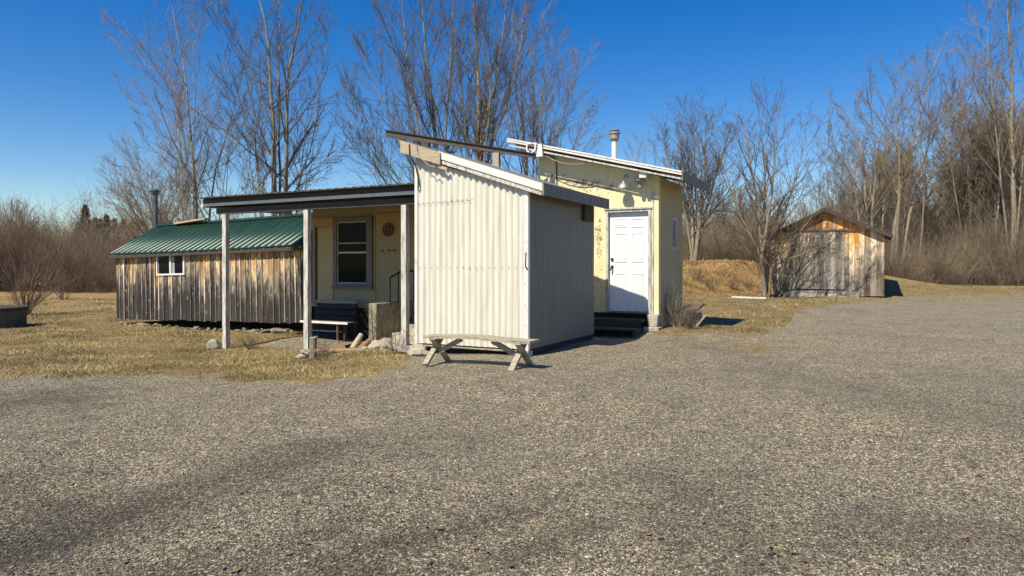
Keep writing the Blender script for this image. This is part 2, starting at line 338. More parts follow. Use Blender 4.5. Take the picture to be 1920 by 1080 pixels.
def gz(x, y):
    x = np.asarray(x, float); y = np.asarray(y, float); sh = x.shape; x = x.ravel(); y = y.ravel(); out = np.zeros(len(x))
    for i in range(0, len(x), 40000):
        d = (x[i:i+40000, None]-CTRL[:, 0])**2 + (y[i:i+40000, None]-CTRL[:, 1])**2
        wt = 1/(d + .35)**1.8; out[i:i+40000] = (wt*CTRL[:, 2]).sum(1)/wt.sum(1)
    return out.reshape(sh)
_rs = np.random.RandomState(3); UND = [(_rs.rand()*6.28, _rs.uniform(.4, 3.2), _rs.rand()*6) for _ in range(14)]
_gz0 = gz
def gz(x, y):
    z = _gz0(x, y)
    for a, fq, ph in UND: z = z + .011/fq**.7*np.sin((np.asarray(x)*math.cos(a)+np.asarray(y)*math.sin(a))*fq + ph)
    return z
def gz1(x, y): return float(gz(np.array([x]), np.array([y]))[0])
BX = [-900, 0, 300, 400, 470, 560, 640, 700, 760, 800, 1000, 1130, 1200, 1260, 1310, 1400, 1470, 1495, 1560, 1660, 1700, 1800, 1920, 2600]
BY = [700, 690, 681, 683, 695, 708, 700, 690, 676, 600, 590, 600, 626, 634, 640, 638, 622, 588, 574, 561, 548, 533, 525, 520]
def grass_mask(x, y):
    px = 960 + F*x/np.maximum(y, .5); yy = HZ + 1820/np.maximum(y, .5)
    b = np.interp(px, BX, BY) + np.where(yy > 560, 1, .3)*(3.5*np.sin(x*3.1+np.sin(y*2.2)*1.5) + 2.5*np.sin(x*7.7+y*3.1) + 2*np.sin(x*15.1-y*6.3)); g = 1/(1+np.exp(-np.clip((b-yy)/np.where(yy > 600, 7., 3.5), -30, 30)))
    # trodden bare earth beneath the porch
    t = (x-C0[0])*E1[0]+(y-C0[1])*E1[1]; s = (x-C0[0])*E2[0]+(y-C0[1])*E2[1]
    bare = (t < -2.1) & (t > -6.6) & (s > .55) & (s < 2.6); g = np.where(bare, g*.35, g)
    # old tyre strip of grass and gravel mixed, right of the barn
    mid = (px > 1640) & (yy < 566) & (yy > 530); g = np.where(mid, np.maximum(g, .42+.3*np.exp(-((yy-549)/5)**2)), g)
    tuft = np.exp(-(((px-1420)/70)**2 + ((yy-655)/16)**2)); g = np.maximum(g, tuft*.62)
    return np.where(y < 1, 0, g)
def dark_swathe(X, Y):     # mask of irregular darker swathes across the gravel yard
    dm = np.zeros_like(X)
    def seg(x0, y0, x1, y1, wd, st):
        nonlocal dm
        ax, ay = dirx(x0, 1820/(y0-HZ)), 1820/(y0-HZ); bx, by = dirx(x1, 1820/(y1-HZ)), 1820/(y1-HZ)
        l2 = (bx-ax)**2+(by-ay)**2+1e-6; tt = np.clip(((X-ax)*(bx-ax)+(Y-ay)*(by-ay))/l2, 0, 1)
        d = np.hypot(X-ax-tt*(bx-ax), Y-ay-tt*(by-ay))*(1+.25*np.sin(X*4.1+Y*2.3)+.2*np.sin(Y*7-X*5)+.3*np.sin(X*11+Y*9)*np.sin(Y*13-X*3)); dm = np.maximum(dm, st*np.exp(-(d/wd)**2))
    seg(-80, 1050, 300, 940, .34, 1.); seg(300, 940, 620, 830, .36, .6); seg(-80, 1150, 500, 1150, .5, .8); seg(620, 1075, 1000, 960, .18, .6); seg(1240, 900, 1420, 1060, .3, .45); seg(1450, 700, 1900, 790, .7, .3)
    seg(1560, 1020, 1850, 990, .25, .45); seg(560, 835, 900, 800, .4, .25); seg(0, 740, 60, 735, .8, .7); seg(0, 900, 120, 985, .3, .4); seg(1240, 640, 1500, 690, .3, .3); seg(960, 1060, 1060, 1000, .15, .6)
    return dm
def make_ground():
    xs = np.unique(np.concatenate([np.linspace(-400, -40, 25), np.linspace(-40, -16, 50), np.arange(-16, 20, .16), np.linspace(20, 45, 60), np.linspace(45, 400, 30)]))
    ys = np.unique(np.concatenate([np.linspace(-60, 0, 12), np.arange(0, 22, .14), np.arange(22, 45, .4), np.linspace(45, 110, 50), np.linspace(110, 700, 20)]))
    X, Y = np.meshgrid(xs, ys); Zv = gz(X, Y)
    V = np.stack([X.ravel(), Y.ravel(), Zv.ravel()], 1); nx = len(xs); ny = len(ys)
    i = (np.arange(ny-1)[:, None]*nx + np.arange(nx-1)[None, :]).ravel(); Q = np.stack([i, i+1, i+nx+1, i+nx], 1)
    o = np_mesh('ground', V, Q, 'ground', smooth=True); tag(o, kind='structure')
    g = grass_mask(X, Y).ravel()
    px = 960 + F*X/np.maximum(Y, .5); yy = HZ+1820/np.maximum(Y, .5)
    lit = np.clip((Y-36)/8, 0, 1)*np.clip((X-6)/4, 0, 1) + np.clip((Y-34)/10, 0, 1)*(X < -8)*.8 + np.clip((Y-18)/8, 0, 1)*(X < -5)*.5
    lit = np.maximum(lit, np.clip((Y-32)/3, 0, 1)*(px > 1240)*(px < 1470)); lit = np.clip(lit, 0, 1).ravel()
    dm = dark_swathe(X, Y)
    for nm, arr in (('grass', g), ('litter', lit), ('dark_swathe', np.clip(dm, 0, 1).ravel())):
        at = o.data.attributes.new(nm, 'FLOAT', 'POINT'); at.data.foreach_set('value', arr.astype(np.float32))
make_ground()

# loose stones lying on the yard and dry grass
def pebbles():
    rs = np.random.RandomState(5); n = 190000
    D = 2.7*np.exp(rs.rand(n)*math.log(13/2.7)); px = rs.uniform(-60, 1980, n); x = (px-960)/F*D
    keep = grass_mask(x, D) < .4; x = x[keep]; y = D[keep]; n = len(x)
    r = rs.gamma(3, .0008, n) + .0020; r[rs.rand(n) < .001] *= 2
    base = np.array([[1,0,0],[-1,0,0],[0,1,0],[0,-1,0],[0,0,1],[.2,.2,-.6]], float); base = base[None]*(1+.35*rs.randn(n, 6, 1).clip(-1, 1))
    a = rs.rand(n)*6.28; ca, sa = np.cos(a), np.sin(a)
    bx = base[..., 0]*1.25; by = base[..., 1]*.85; bz = base[..., 2]*.7
    V = np.stack([bx*ca[:, None]-by*sa[:, None], bx*sa[:, None]+by*ca[:, None], bz], 2)*r[:, None, None]
    V += np.stack([x, y, gz(x, y)+r*.25], 1)[:, None]
    tri = np.array([[0,2,4],[2,1,4],[1,3,4],[3,0,4],[2,0,5],[1,2,5],[3,1,5],[0,3,5]])
    Q = (np.arange(n)*6)[:, None, None] + tri[None]
    o = np_mesh('gravel', V.reshape(-1, 3), Q.reshape(-1, 3), 'pebbles', rnd=np.repeat(rs.rand(n)*(1-.62*dark_swathe(x, y)), 6))
    tag(o, 'loose grey and tan gravel strewn over the yard', 'gravel', kind='stuff')
pebbles()
def blades(name, label, n, region, m, hlen=(.04, .13), lean=1.0, seed=1, wd=.0034, thr=.5):
    rs = np.random.RandomState(seed)
    D0, D1, p0, p1 = region; D = D0*np.exp(rs.rand(n)*math.log(D1/D0)); px = rs.uniform(p0, p1, n); x = (px-960)/F*D; y = D
    cl = np.sin(x*5.1+np.sin(y*3.3)*2)+np.sin(y*6.3+x*2.2)+.8*rs.randn(n)
    keep = (grass_mask(x, y) + .12*rs.randn(n) > thr) & (cl > -1.0)
    t = (x-C0[0])*E1[0]+(y-C0[1])*E1[1]; s = (x-C0[0])*E2[0]+(y-C0[1])*E2[1]
    keep &= ~((t > -4.2) & (t < -2) & (s > -.25) & (s < 2.6) & (rs.rand(n) < .8))
    keep &= ~((t > -2.2) & (t < .1) & (s > -.1) & (s < 4)) & ~((t < .9) & (t > -3) & (s > 3.9) & (s < 7)) & ~((t < -2) & (t > -14) & (s > 2.45) & (s < 6))
    x = x[keep]; y = y[keep]; n = len(x); D = y
    L = rs.uniform(*hlen, n)*(1+.5*np.sin(x*2.3)*np.sin(y*1.7)); a = rs.rand(n)*6.28; le = rs.uniform(.0, 1, n)**.28*lean
    W = wd*np.maximum(1, D/14)*rs.uniform(.6, 1.4, n)
    z = gz(x, y)-.01
    dx, dy = np.cos(a), np.sin(a); b = rs.rand(n)*6.28; sx, sy = np.cos(b)*W, np.sin(b)*W
    P0 = np.stack([x, y, z], 1); S = np.stack([sx, sy, np.zeros(n)], 1)
    P1 = P0 + np.stack([dx*L*.35*le, dy*L*.35*le, L*(.62-le*.42)], 1); P2 = P0 + np.stack([dx*L*le, dy*L*le, L*(1.05-le*.90)], 1)
    V = np.stack([P0-S, P0+S, P1+S*.8, P1-S*.8, P2+S*.15, P2-S*.15], 1)
    Q = (np.arange(n)*6)[:, None, None] + np.array([[0,1,2,3],[3,2,4,5]])[None]
    o = np_mesh(name, V.reshape(-1, 3), Q.reshape(-1, 4), m, rnd=np.repeat(np.clip(rs.rand(n)*.62 + .24*(np.sin(x*1.9+np.sin(y*1.3)*2)*np.sin(y*2.3+x*.7))+.14, 0, 1), 6))
    tag(o, label, 'grass', kind='stuff')
blades('dry_grass', 'flattened straw coloured grass beside the board shed', 170000, (9.2, 34, -80, 800), 'blades', seed=2)
blades('dry_grass', 'straw coloured grass between the yellow building and the grey barn', 80000, (12.5, 40, 1215, 1960), 'blades', seed=3)

# ------------------------------------------------------------------ cream corrugated metal shed
BL = 2.10; BD = 2.82; ZB = .12
def rk(t): return 2.655 - .335*(t-.27)          # upper surface of its roof
def topw(t): return 2.60 - .292*t
sh = thing('metal_shed', 'small cream corrugated metal shed with steep single slope roof', 'shed', (*fr(0, 0), 0), RZ)
def corr(name, n_per, amp, L, zb, ztf, m, parent, horiz, at, sign, period):
    # corrugated sheet. horiz=True: runs along t at s=at; else along s at t=at
    n = int(L/period*8); u = np.linspace(0, L, n+1); ph = (u/period) % 1
    prof = amp*np.tanh(1.8*np.sin(2*PI*ph)+.5)
    rows = 5; V = []
    for k in range(rows):
        for i in range(n+1):
            uu = u[i]; zt = ztf(uu); z = zb + (zt-zb)*k/(rows-1)
            d = at + sign*prof[i] + .003*math.sin(uu*3.1+k*1.7)
            V.append((uu-BL, d, z) if horiz else (d, uu, z))
    idx = lambda k, i: k*(n+1)+i
    Q = [(idx(k, i), idx(k, i+1), idx(k+1, i+1), idx(k+1, i)) for k in range(rows-1) for i in range(n)]
    return np_mesh(name, V, Q, m, parent, smooth=True)
corr('front_wall', 0, .0165, BL, ZB, lambda u: topw(u-BL), 'cream_metal', sh, True, 0, -1, .1105)
corr('side_wall', 0, .006, BD, ZB, lambda u: 2.56, 'shaded_grey_metal', sh, False, 0, 1, .07)
corr('side_wall', 0, .006, BD, ZB, lambda u: topw(-BL), 'cream_metal', sh, False, -BL, 1, .07)
corr('back_wall', 0, .0105, BL, ZB, lambda u: topw(u-BL), 'cream_metal', sh, True, BD, 1, .1105)
b = MB(); b.box(-.055, .014, -.028, -.022, ZB-.02, 2.60); b.box(.012, .02, -.016, .035, ZB-.02, 2.56); b.build('corner_trim', 'white_trim', sh)
b = MB(); b.box(-BL-.012, -BL+.045, -.028, -.022, ZB, 3.19); b.build('corner_trim', 'white_trim', sh)
# lap seams and screws
b = MB()
rr = random.Random(4)
for (zs, n, x0, x1, tilt) in ((2.47, 12, -BL+.06, -1.0, .02), (1.385, 17, -BL+.08, -.08, 0)):
    for i in range(n):
        x = x0+(x1-x0)*i/(n-1)+rr.uniform(-.01, .01); z = zs + tilt*i/n + rr.uniform(-.008, .008); b.tube([(x, -.021, z), (x, -.010, z)], .0075, 6)
for i in range(7):
    z = .5+i*.32; b.tube([(-.03, -.031, z), (-.03, -.024, z)], .007, 6)
b.build('screws', 'rust_metal', sh)
b = MB()
for i in range(19):
    x0 = -BL+.05+i*.0556
    b.beam((x0, -.0165, 2.445+.0012*i), (x0+.055, -.0165, 2.446+.0012*i), .003, .005)
b.build('lap_seam', 'grey_trim', sh)
b = MB(); b.beam((-.018, -.03, 1.62), (-.03, -.03, 1.40), .012, .02); b.beam((-.03, -.03, 1.41), (.005, -.035, 1.36), .012, .02); b.build('latch', 'black_metal', sh)
# roof
b = MB(); L0, L1 = -2.42, .29
def slab(b, t0, t1, s0, s1, zf, th):
    b.hexa([(t0,s0,zf(t0)-th),(t1,s0,zf(t1)-th),(t1,s1,zf(t1)-th),(t0,s1,zf(t0)-th)], [(t0,s0,zf(t0)),(t1,s0,zf(t1)),(t1,s1,zf(t1)),(t0,s1,zf(t0))])
slab(b, L0, L1, -.06, BD+.02, rk, .05)
rf = b.build('roof', 'dark_fascia', sh)
b = MB(); slab(b, T(822, -.1), L1, -.105, -.063, lambda t: rk(t)+.012, .115); b.build('rake_board', 'white_trim', rf)
b = MB(); slab(b, T(822, -.08), L1-.02, -.088, -.064, lambda t: rk(t)-.106, .07); b.build('rake_board', 'old_white', rf)
b = MB(); slab(b, T(752, -.12), T(826, -.12), -.145, -.107, lambda t: rk(t)-.0, .20); o = b.build('rake_board', 'pale_wood', rf); tag(o, 'bare beige board at the high end of the roof edge')
b = MB(); slab(b, T(822, -.12), T(838, -.12), -.12, -.09, lambda t: rk(t)-.21, .05); b.build('wood_chip', 'pale_wood', rf)
b = MB(); b.box(L1, L1+.03, -.105, BD-.02, 2.655-.175, 2.655+.012); b.build('eave_board', 'dark_fascia', rf)
b = MB(); b.box(.008, .07, BD-.62, BD-.16, 2.24, 2.52); b.build('eave_bracket', 'black_wood', rf)
b = MB()
for s in (.4, 1.2, 2.0, 2.6): b.beam((-2.3, s, rk(-2.3)-.1), (L1-.03, s, rk(L1-.03)-.1), .05, .09)
b.build('rafters', 'black_wood', rf)
# footing: rough concrete strip with a dark crawl gap, blocks at the corner
b = MB(); b.box(-BL-.04, -1.93, -.03, .14, -.2, ZB-.022); b.box(-1.93, -.092, -.025, .10, .068, ZB-.024); b.build('footing', 'lichen_concrete', sh, bevel=.02)
b = MB(); b.box(-BL+.02, -.01, .16, BD-.02, -.3, ZB+.03); b.build('crawl_gap_shade', 'dark_void', sh)  # solid dark block in place of the shaded gap
b = MB(); b.box(-.09, .015, -.03, .14, -.15, ZB-.025); b.build('corner_block', 'old_white', sh, bevel=.01)
b = MB(); b.tube([(-2.13, -.15, rk(-2.13)-.02), (-2.12, -.16, 3.25), (-2.085, -.04, 3.1), (-2.04, -.03, 2.9), (-2.02, -.03, 2.75), (-2.045, -.03, 2.7)], .013, 6); b.build('cable', 'black_cable', sh)
b = MB(); b.tube([(-1.98, -.155, rk(-1.98)+.01), (-1.96, -.165, 3.3), (-1.9, -.165, 3.2), (-1.8, -.165, 3.12), (-1.72, -.165, 3.05), (-1.6, -.165, 3.02)], .008, 6); b.build('cable', 'pale_cable', sh)

# dark timber with sheet edge carried high behind the metal shed
SB = 3.72
t0, t1 = T(725, SB), T(1003, SB); z0, z1 = Z(725, 251, SB), Z(1003, 293, SB)
bt = thing('roof_beam', 'long dark timber beam sloping above the metal shed towards the yellow building', 'beam', (*fr(t0, SB), 0), RZ)
b = MB(); b.beam((0, 0, z0), (t1-t0, 0, z1), .09, .15, w2=.09, h2=.08); b.build('timber', 'beam_wood', bt)
b = MB(); b.beam((-.02, 0, z0+.085), (t1-t0, 0, z1+.05), .16, .018); b.build('flashing', 'black_metal', bt)
tp = T(931, SB)-t0
b = MB(); b.box(tp-.075, tp+.075, -.045, .045, 0, z0+(z1-z0)*tp/(t1-t0)-.05); b.build('post', 'pale_wood', bt)
tp = T(800, SB)-t0
b = MB(); b.box(tp-.075, tp+.075, -.045, .045, -.1, z0+(z1-z0)*tp/(t1-t0)-.07); b.build('post', 'beam_wood', bt)

# ------------------------------------------------------------------ yellow building with the white door
SY = 4.2; TK = T(1235, SY); TL = T(1010, SY); DY = 1.97
def yr(t): return 3.235 - .252*(t-(TK+.56))
yb = thing('yellow_building', 'narrow pale yellow stucco building with white panelled door and sloping roof', 'building', (*fr(0, SY), 0), RZ)
dt0, dt1 = T(1141, SY), T(1216, SY); dz0 = Z(1180, 584, SY); dz1 = dz0+2.05; zb = .44
b = MB()
fw = .055; y0, y1 = 0, .14
dl, dr = dt0-fw, dt1+fw; dtp = dz1+fw
def wq(ta, tb, za, zfa, zfb):   # wall piece with sloping top
    b.hexa([(ta,y0,za),(tb,y0,za),(tb,y1,za),(ta,y1,za)], [(ta,y0,zfa),(tb,y0,zfb),(tb,y1,zfb),(ta,y1,zfa)])
wq(TL, dl, zb, yr(TL)-.14, yr(dl)-.14); wq(dl, dr, dtp, yr(dl)-.14, yr(dr)-.14); wq(dr, TK, zb, yr(dr)-.14, yr(TK)-.14)
b.build('front_wall', 'yellow_stucco', yb)
wz0, wz1 = Z(1262, 470, SY+1.2), 0
# side wall with window opening
wy0, wy1, wz0, wz1 = 1.02, 1.40, 1.80, 2.44
b = MB()
for (ya, yb_, za, zb_) in ((.14, wy0, .12, yr(TK)-.142), (wy1, DY, .12, yr(TK)-.142), (wy0, wy1, .12, wz0), (wy0, wy1, wz1, yr(TK)-.142)): b.box(TK-.14, TK-.0, ya, yb_, za, zb_)
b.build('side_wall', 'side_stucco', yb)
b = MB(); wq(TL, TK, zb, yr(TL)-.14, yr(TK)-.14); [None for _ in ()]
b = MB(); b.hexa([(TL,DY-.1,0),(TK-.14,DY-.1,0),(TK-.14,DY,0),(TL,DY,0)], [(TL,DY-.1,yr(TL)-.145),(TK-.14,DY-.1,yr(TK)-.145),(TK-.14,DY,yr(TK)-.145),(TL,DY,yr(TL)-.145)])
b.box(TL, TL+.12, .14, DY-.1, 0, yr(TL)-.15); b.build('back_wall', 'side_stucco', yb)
b = MB(); b.box(TL, TK-.16, .06, 1.9, -.1, zb); b.build('foundation', 'dark_void', yb)  # near-black block gives the shaded recess below the walls
# side window
wn = MB(); x = TK+.012
for (ya, yb_, za, zb_) in ((wy0-.03, wy0+.035, wz0-.03, wz1+.03), (wy1-.035, wy1+.03, wz0-.03, wz1+.03), (wy0+.035, wy1-.035, wz0-.03, wz0+.035), (wy0+.035, wy1-.035, wz1-.035, wz1+.03)): wn.box(TK-.08, x, ya, yb_, za, zb_)
wn.box(TK-.05, x-.006, (wy0+wy1)/2-.02, (wy0+wy1)/2+.02, wz0+.035, wz1-.035)
wo = wn.build('window', 'old_white', yb); b = MB(); b.box(TK-.05, TK-.04, wy0+.03, wy1-.03, wz0+.03, wz1-.03); b.build('pane', 'glass', wo)
# door, frame and furniture
b = MB(); b.box(dl, dt0, -.03, .12, zb, dtp); b.box(dt1, dr, -.03, .12, zb, dtp); b.box(dt0, dt1, -.028, .12, dz1+.004, dtp-.002)
b.box(dl-.03, dr+.03, -.05, -.002, dtp, dtp+.045); b.build('door_frame', 'old_white', yb, bevel=.004)
b = MB(); b.box(dt0-.01, dt1+.01, -.14, .1, zb+.01, dz0-.008); b.build('threshold', 'dark_fascia', yb)
W = dt1-dt0; b = MB()
b.box(dt0+.004, dt1-.004, .05, .09, dz0, dz1-.002)
xs = [(dt0+.12, dt0+W/2-.055), (dt0+W/2+.055, dt1-.12)]
for xa, xb in xs:
    for za, zc in ((.16, .78), (1.02, 1.62), (1.74, 1.92)):
        z_a, z_c = dz0+za, dz0+zc; e = .018
        b.box(xa, xb, .041, .05, z_a, z_a+e); b.box(xa, xb, .041, .05, z_c-e, z_c)
        b.box(xa, xa+e, .041, .05, z_a+e, z_c-e); b.box(xb-e, xb, .041, .05, z_a+e, z_c-e)
        b.hexa([(xa+.045,.044,z_a+.045),(xb-.045,.044,z_a+.045),(xb-.04,.05,z_a+.04),(xa+.04,.05,z_a+.04)], [(xa+.045,.044,z_c-.045),(xb-.045,.044,z_c-.045),(xb-.04,.05,z_c-.04),(xa+.04,.05,z_c-.04)])
dr_ = b.build('door', 'door_white', yb)
b = MB(); b.tube([(dt0+.065, .05, dz0+.92), (dt0+.065, .0, dz0+.92)], .014, 10); b.beam((dt0+.065, -.005, dz0+.92), (dt0+.05, -.005, dz0+.84), .025, .02); b.tube([(dt0+.065, .052, dz0+.92), (dt0+.065, .04, dz0+.92)], .034, 12); b.build('handle', 'black_metal', dr_)
b = MB(); b.tube([(dt0+.065, .052, dz0+1.08), (dt0+.065, .022, dz0+1.08)], .03, 12); b.build('lock', 'black_metal', dr_)
# corner board right of the door
b = MB(); b.box(dr+.01, dr+.055, -.022, -.001, zb, yr(dr)-.5); b.build('trim_board', 'old_white', yb)
# roof with doubled white edge
RT0, RT1 = T(950, SY-.4), TK+.56
b = MB(); slab(b, RT0, RT1, -.36, DY+.08, yr, .05); yrf = b.build('roof', 'dark_fascia', yb)
b = MB(); slab(b, RT0, RT1+.01, -.385, -.362, lambda t: yr(t)+.02, .03); slab(b, RT0, RT1+.01, -.40, -.362, lambda t: yr(t)-.026, .035); b.build('rake_board', 'white_trim', yrf)
b = MB(); slab(b, RT0+.05, RT1-.01, -.385, -.364, lambda t: yr(t)-.115, .035); b.build('rake_board', 'old_white', yrf)
b = MB(); b.box(RT1, RT1+.025, -.40, DY+.08, yr(RT1)-.17, yr(RT1)+.015); b.build('eave_board', 'dark_fascia', yrf)
b = MB(); slab(b, TL-.2, RT1-.02, -.355, -.0, lambda t: yr(t)-.052, .012); slab(b, TK, RT1-.02, .003, DY, lambda t: yr(t)-.052, .012); b.build('soffit', 'dark_fascia', yrf)
b = MB()
for (ta, lab) in ((T(1214, SY), 1),): b.box(ta-.07, ta+.07, -.34, -.003, yr(ta)-.26, yr(ta)-.12)
b.build('rafter_end', 'white_trim', yrf, bevel=.004)
ga = T(996, SY-.45); gzv = yr(ga)-.10
b = MB(); b.beam((ga-.11,-.43,gzv+.1), (ga-.11,-.43,gzv-.04), .03, .03); b.beam((ga-.11,-.43,gzv-.04), (ga-.04,-.43,gzv-.12), .03, .03); b.beam((ga-.04,-.43,gzv-.12), (ga+.08,-.43,gzv-.06), .03, .03); b.beam((ga+.08,-.43,gzv-.06), (ga+.1,-.43,gzv+.08), .03, .03)
b.box(ga-.13, ga+.12, -.44, -.41, gzv+.085, gzv+.11); b.build('gutter_end', 'white_trim', yrf)
b = MB(); b.hexa([(ga+.12,-.46,gzv-.20),(ga+.27,-.46,gzv-.20),(ga+.27,-.40,gzv-.20),(ga+.12,-.40,gzv-.20)], [(ga+.17,-.46,gzv+.07),(ga+.25,-.46,gzv+.07),(ga+.25,-.40,gzv+.07),(ga+.17,-.40,gzv+.07)]); b.build('bracket', 'white_trim', yrf)
# flue
ft = T(1152, SY+1.0); fz = yr(ft)
b = MB(); b.tube([(ft, 1.0, fz-.05), (ft, 1.0, fz+.56)], .062, 14); fo = b.build('flue_pipe', 'white_pipe', yb, smooth=False)
b = MB(); b.lathe((ft, 1.0, fz+.50), [(.07, 0), (.105, .05), (.11, .16), (.13, .165), (.13, .20), (.07, .215), (.07, .235), (.115, .24), (.115, .25)], 16); b.build('flue_cap', 'cap_metal', fo)
# lamps
lt = T(1174, SY); lz = Z(1174, 345, SY)
b = MB(); b.tube([(lt, -.0, lz+.17), (lt, -.06, lz+.18), (lt, -.14, lz+.12), (lt+.01, -.18, lz+.02)], .012, 8); b.box(lt-.035, lt+.035, -.02, -.001, lz+.12, lz+.22); la = b.build('wall_lamp', 'steel', yb)
b = MB(); b.lathe((lt+.01, -.2, lz-.12), [(.118, 0), (.125, .015), (.112, .055), (.075, .10), (.03, .125), (.022, .16)], 18); b.build('lamp_shade', 'steel', la, smooth=False)
lt = T(1204, SY); lz = Z(1204, 345, SY)
b = MB(); b.box(lt-.03, lt+.03, -.03, -.001, lz-.05, lz+.05); b.tube([(lt, -.02, lz), (lt, -.14, lz+.0)], .02, 8); la = b.build('wall_lamp', 'white_trim', yb)
b = MB(); b.lathe((lt, -.16, lz-.12), [(.03, 0), (.045, .02), (.04, .10), (.06, .13), (.105, .17), (.11, .22), (.08, .245)], 18); b.build('lamp_shade', 'grey_trim', la)
b = MB(); ct = T(1044, SY); b.tube([(ct-.25, -.3, yr(ct-.25)-.15), (ct-.05, -.05, yr(ct)-.17), (ct, -.015, yr(ct)-.3), (ct+.005, -.012, yr(ct)-.9)], .014, 6); b.build('cable', 'black_cable', yb)
b = MB(); pts = []
for i in range(9):
    u = i/8; pts.append((ga+.2+u*1.05, -.34, gzv-.12 - u*.27 - .16*4*u*(1-u)*.7))
b.tube(pts, .009, 6); b.build('cable', 'pale_cable', yb)

# steps at the white door
st = thing('wooden_steps', 'dark weathered wooden steps below the white door', 'steps', (*fr(0, SY), 0), RZ)
b = MB(); b.box(dl-.5, dt1-.02, -.42, -.06, .30, .345); b.build('tread', 'black_wood', st)
b = MB(); b.box(dl-.5, dt1-.02, -.78, -.40, .14, .18); b.build('tread', 'black_wood', st)
b = MB(); b.box(dl-.45, dl-.40, -.76, -.06, -.05, .138); b.box(dt1-.1, dt1-.05, -.76, -.06, -.05, .138); b.box(dl-.45, dt1-.05, -.10, -.07, -.05, .298); b.box(dl-.45, dt1-.05, -.40, -.385, .182, .298); b.build('riser', 'black_wood', st)
bx_, by_ = fr(TK-.09, SY-.05); g0 = gz1(bx_, by_)
cb = thing('concrete_block', 'short pale concrete pier under the corner beside the white door', 'block', (bx_, by_, g0), RZ)
b = MB(); b.hexa([(-.09,-.09,.06),(.09,-.09,.06),(.09,.09,.06),(-.09,.09,.06)], [(-.12,-.1,zb-g0-.005),(.12,-.1,zb-g0-.005),(.12,.1,zb-g0-.005),(-.12,.1,zb-g0-.005)]); b.build('pier', 'concrete', cb, bevel=.012)
b = MB(); b.box(-.17, .15, -.17, .12, -.06, .062); b.build('foot', 'concrete', cb, bevel=.015)

# ------------------------------------------------------------------ porch wing
SP = .15; SW = 2.5
pw = thing('porch_cottage', 'low cream cottage wing behind an open porch with black metal roof', 'building', (*fr(0, 0), 0), RZ)
PT0 = T(381, SP-.08); PT1 = -BL-.03
ZE = Z(778, 345, SP)       # top of roof at the eave
def pr(s): return ZE + .075*(s-SP)
# roof: corrugated black sheet with visible wavy end
per = .20; n = int((PT1-PT0)/per*6); V = []; up = []
for i in range(n+1):
    t = PT0+(PT1-PT0)*i/n; ph = (i/6.0) % 1; up.append((t, .018 if ph < .3 else 0))
V = []; Q = []
for j, s in enumerate((SP-.16, SW+.35)):
    for t, d in up: V.append((t, s, pr(s)+d))
m_ = len(up); Q = [(i, i+1, m_+i+1, m_+i) for i in range(m_-1)]
V += [(v[0], v[1], v[2]-.012) for v in V]; k2 = 2*m_
Q += [(k2+m_+i, k2+m_+i+1, k2+i+1, k2+i) for i in range(m_-1)] + [(k2+i, k2+i+1, i+1, i) for i in range(m_-1)] + [(0, m_, k2+m_, k2), (k2+m_-1, k2+2*m_-1, 2*m_-1, m_-1)]
prf = np_mesh('porch_roof', V, Q, 'black_metal', pw)
b = MB(); b.box(PT0+.02, PT1, SP-.10, SP-.07, ZE-.13, ZE-.03); b.build('fascia', 'black_metal', prf)
b = MB(); b.box(PT0+.02, PT1, SP-.125, SP-.102, ZE-.19, ZE-.132); b.box(PT0, PT0+.018, SP-.12, SW, ZE-.2, ZE-.1); b.build('fascia', 'white_trim', prf)
b = MB(); b.box(PT0+.35, PT1, SP-.05, SP+.05, ZE-.35, ZE-.235); b.build('porch_beam', 'black_wood', prf)  # blackened colour carries the shade of the porch underside
b = MB()
for i in range(9):
    t = PT0+.1+(PT1-PT0-.2)*i/8; b.beam((t, SP-.06, ZE-.14), (t, SW, pr(SW)-.14), .045, .13)
b.build('rafters', 'black_wood', prf)
b = MB(); b.box(PT0+.03, PT1, SP-.06, SW+.3, ZE-.02, ZE-.008); o = b.build('ceiling', 'black_wood', prf); o.rotation_euler.x = math.atan(.075); o.location.z = -.0
o.location = (0, 0, -SP*.075-.008)
# posts
for (p0, p1, pb, sd_, lab) in ((417, 430, 657, 0, 'left post of the porch'), (569, 584, 672, 0, 'middle post of the porch'), (753, 766, 648, 0, 'right post beside the metal shed')):
    ta, tb = T(p0, SP), T(p1, SP); tc_ = (ta+tb)/2; hw = .053
    x_, y_ = fr(tc_, SP); g0 = gz1(x_, y_)
    b = MB(); b.hexa([(tc_-hw+.006,SP-hw,g0-.12),(tc_+hw+.006,SP-hw,g0-.12),(tc_+hw+.006,SP+hw,g0-.12),(tc_-hw+.006,SP+hw,g0-.12)], [(tc_-hw,SP-.05,ZE-.352),(tc_+hw,SP-.05,ZE-.352),(tc_+hw,SP+.05,ZE-.352),(tc_-hw,SP+.05,ZE-.352)])
    b.build('post', 'old_white', pw, bevel=.006)
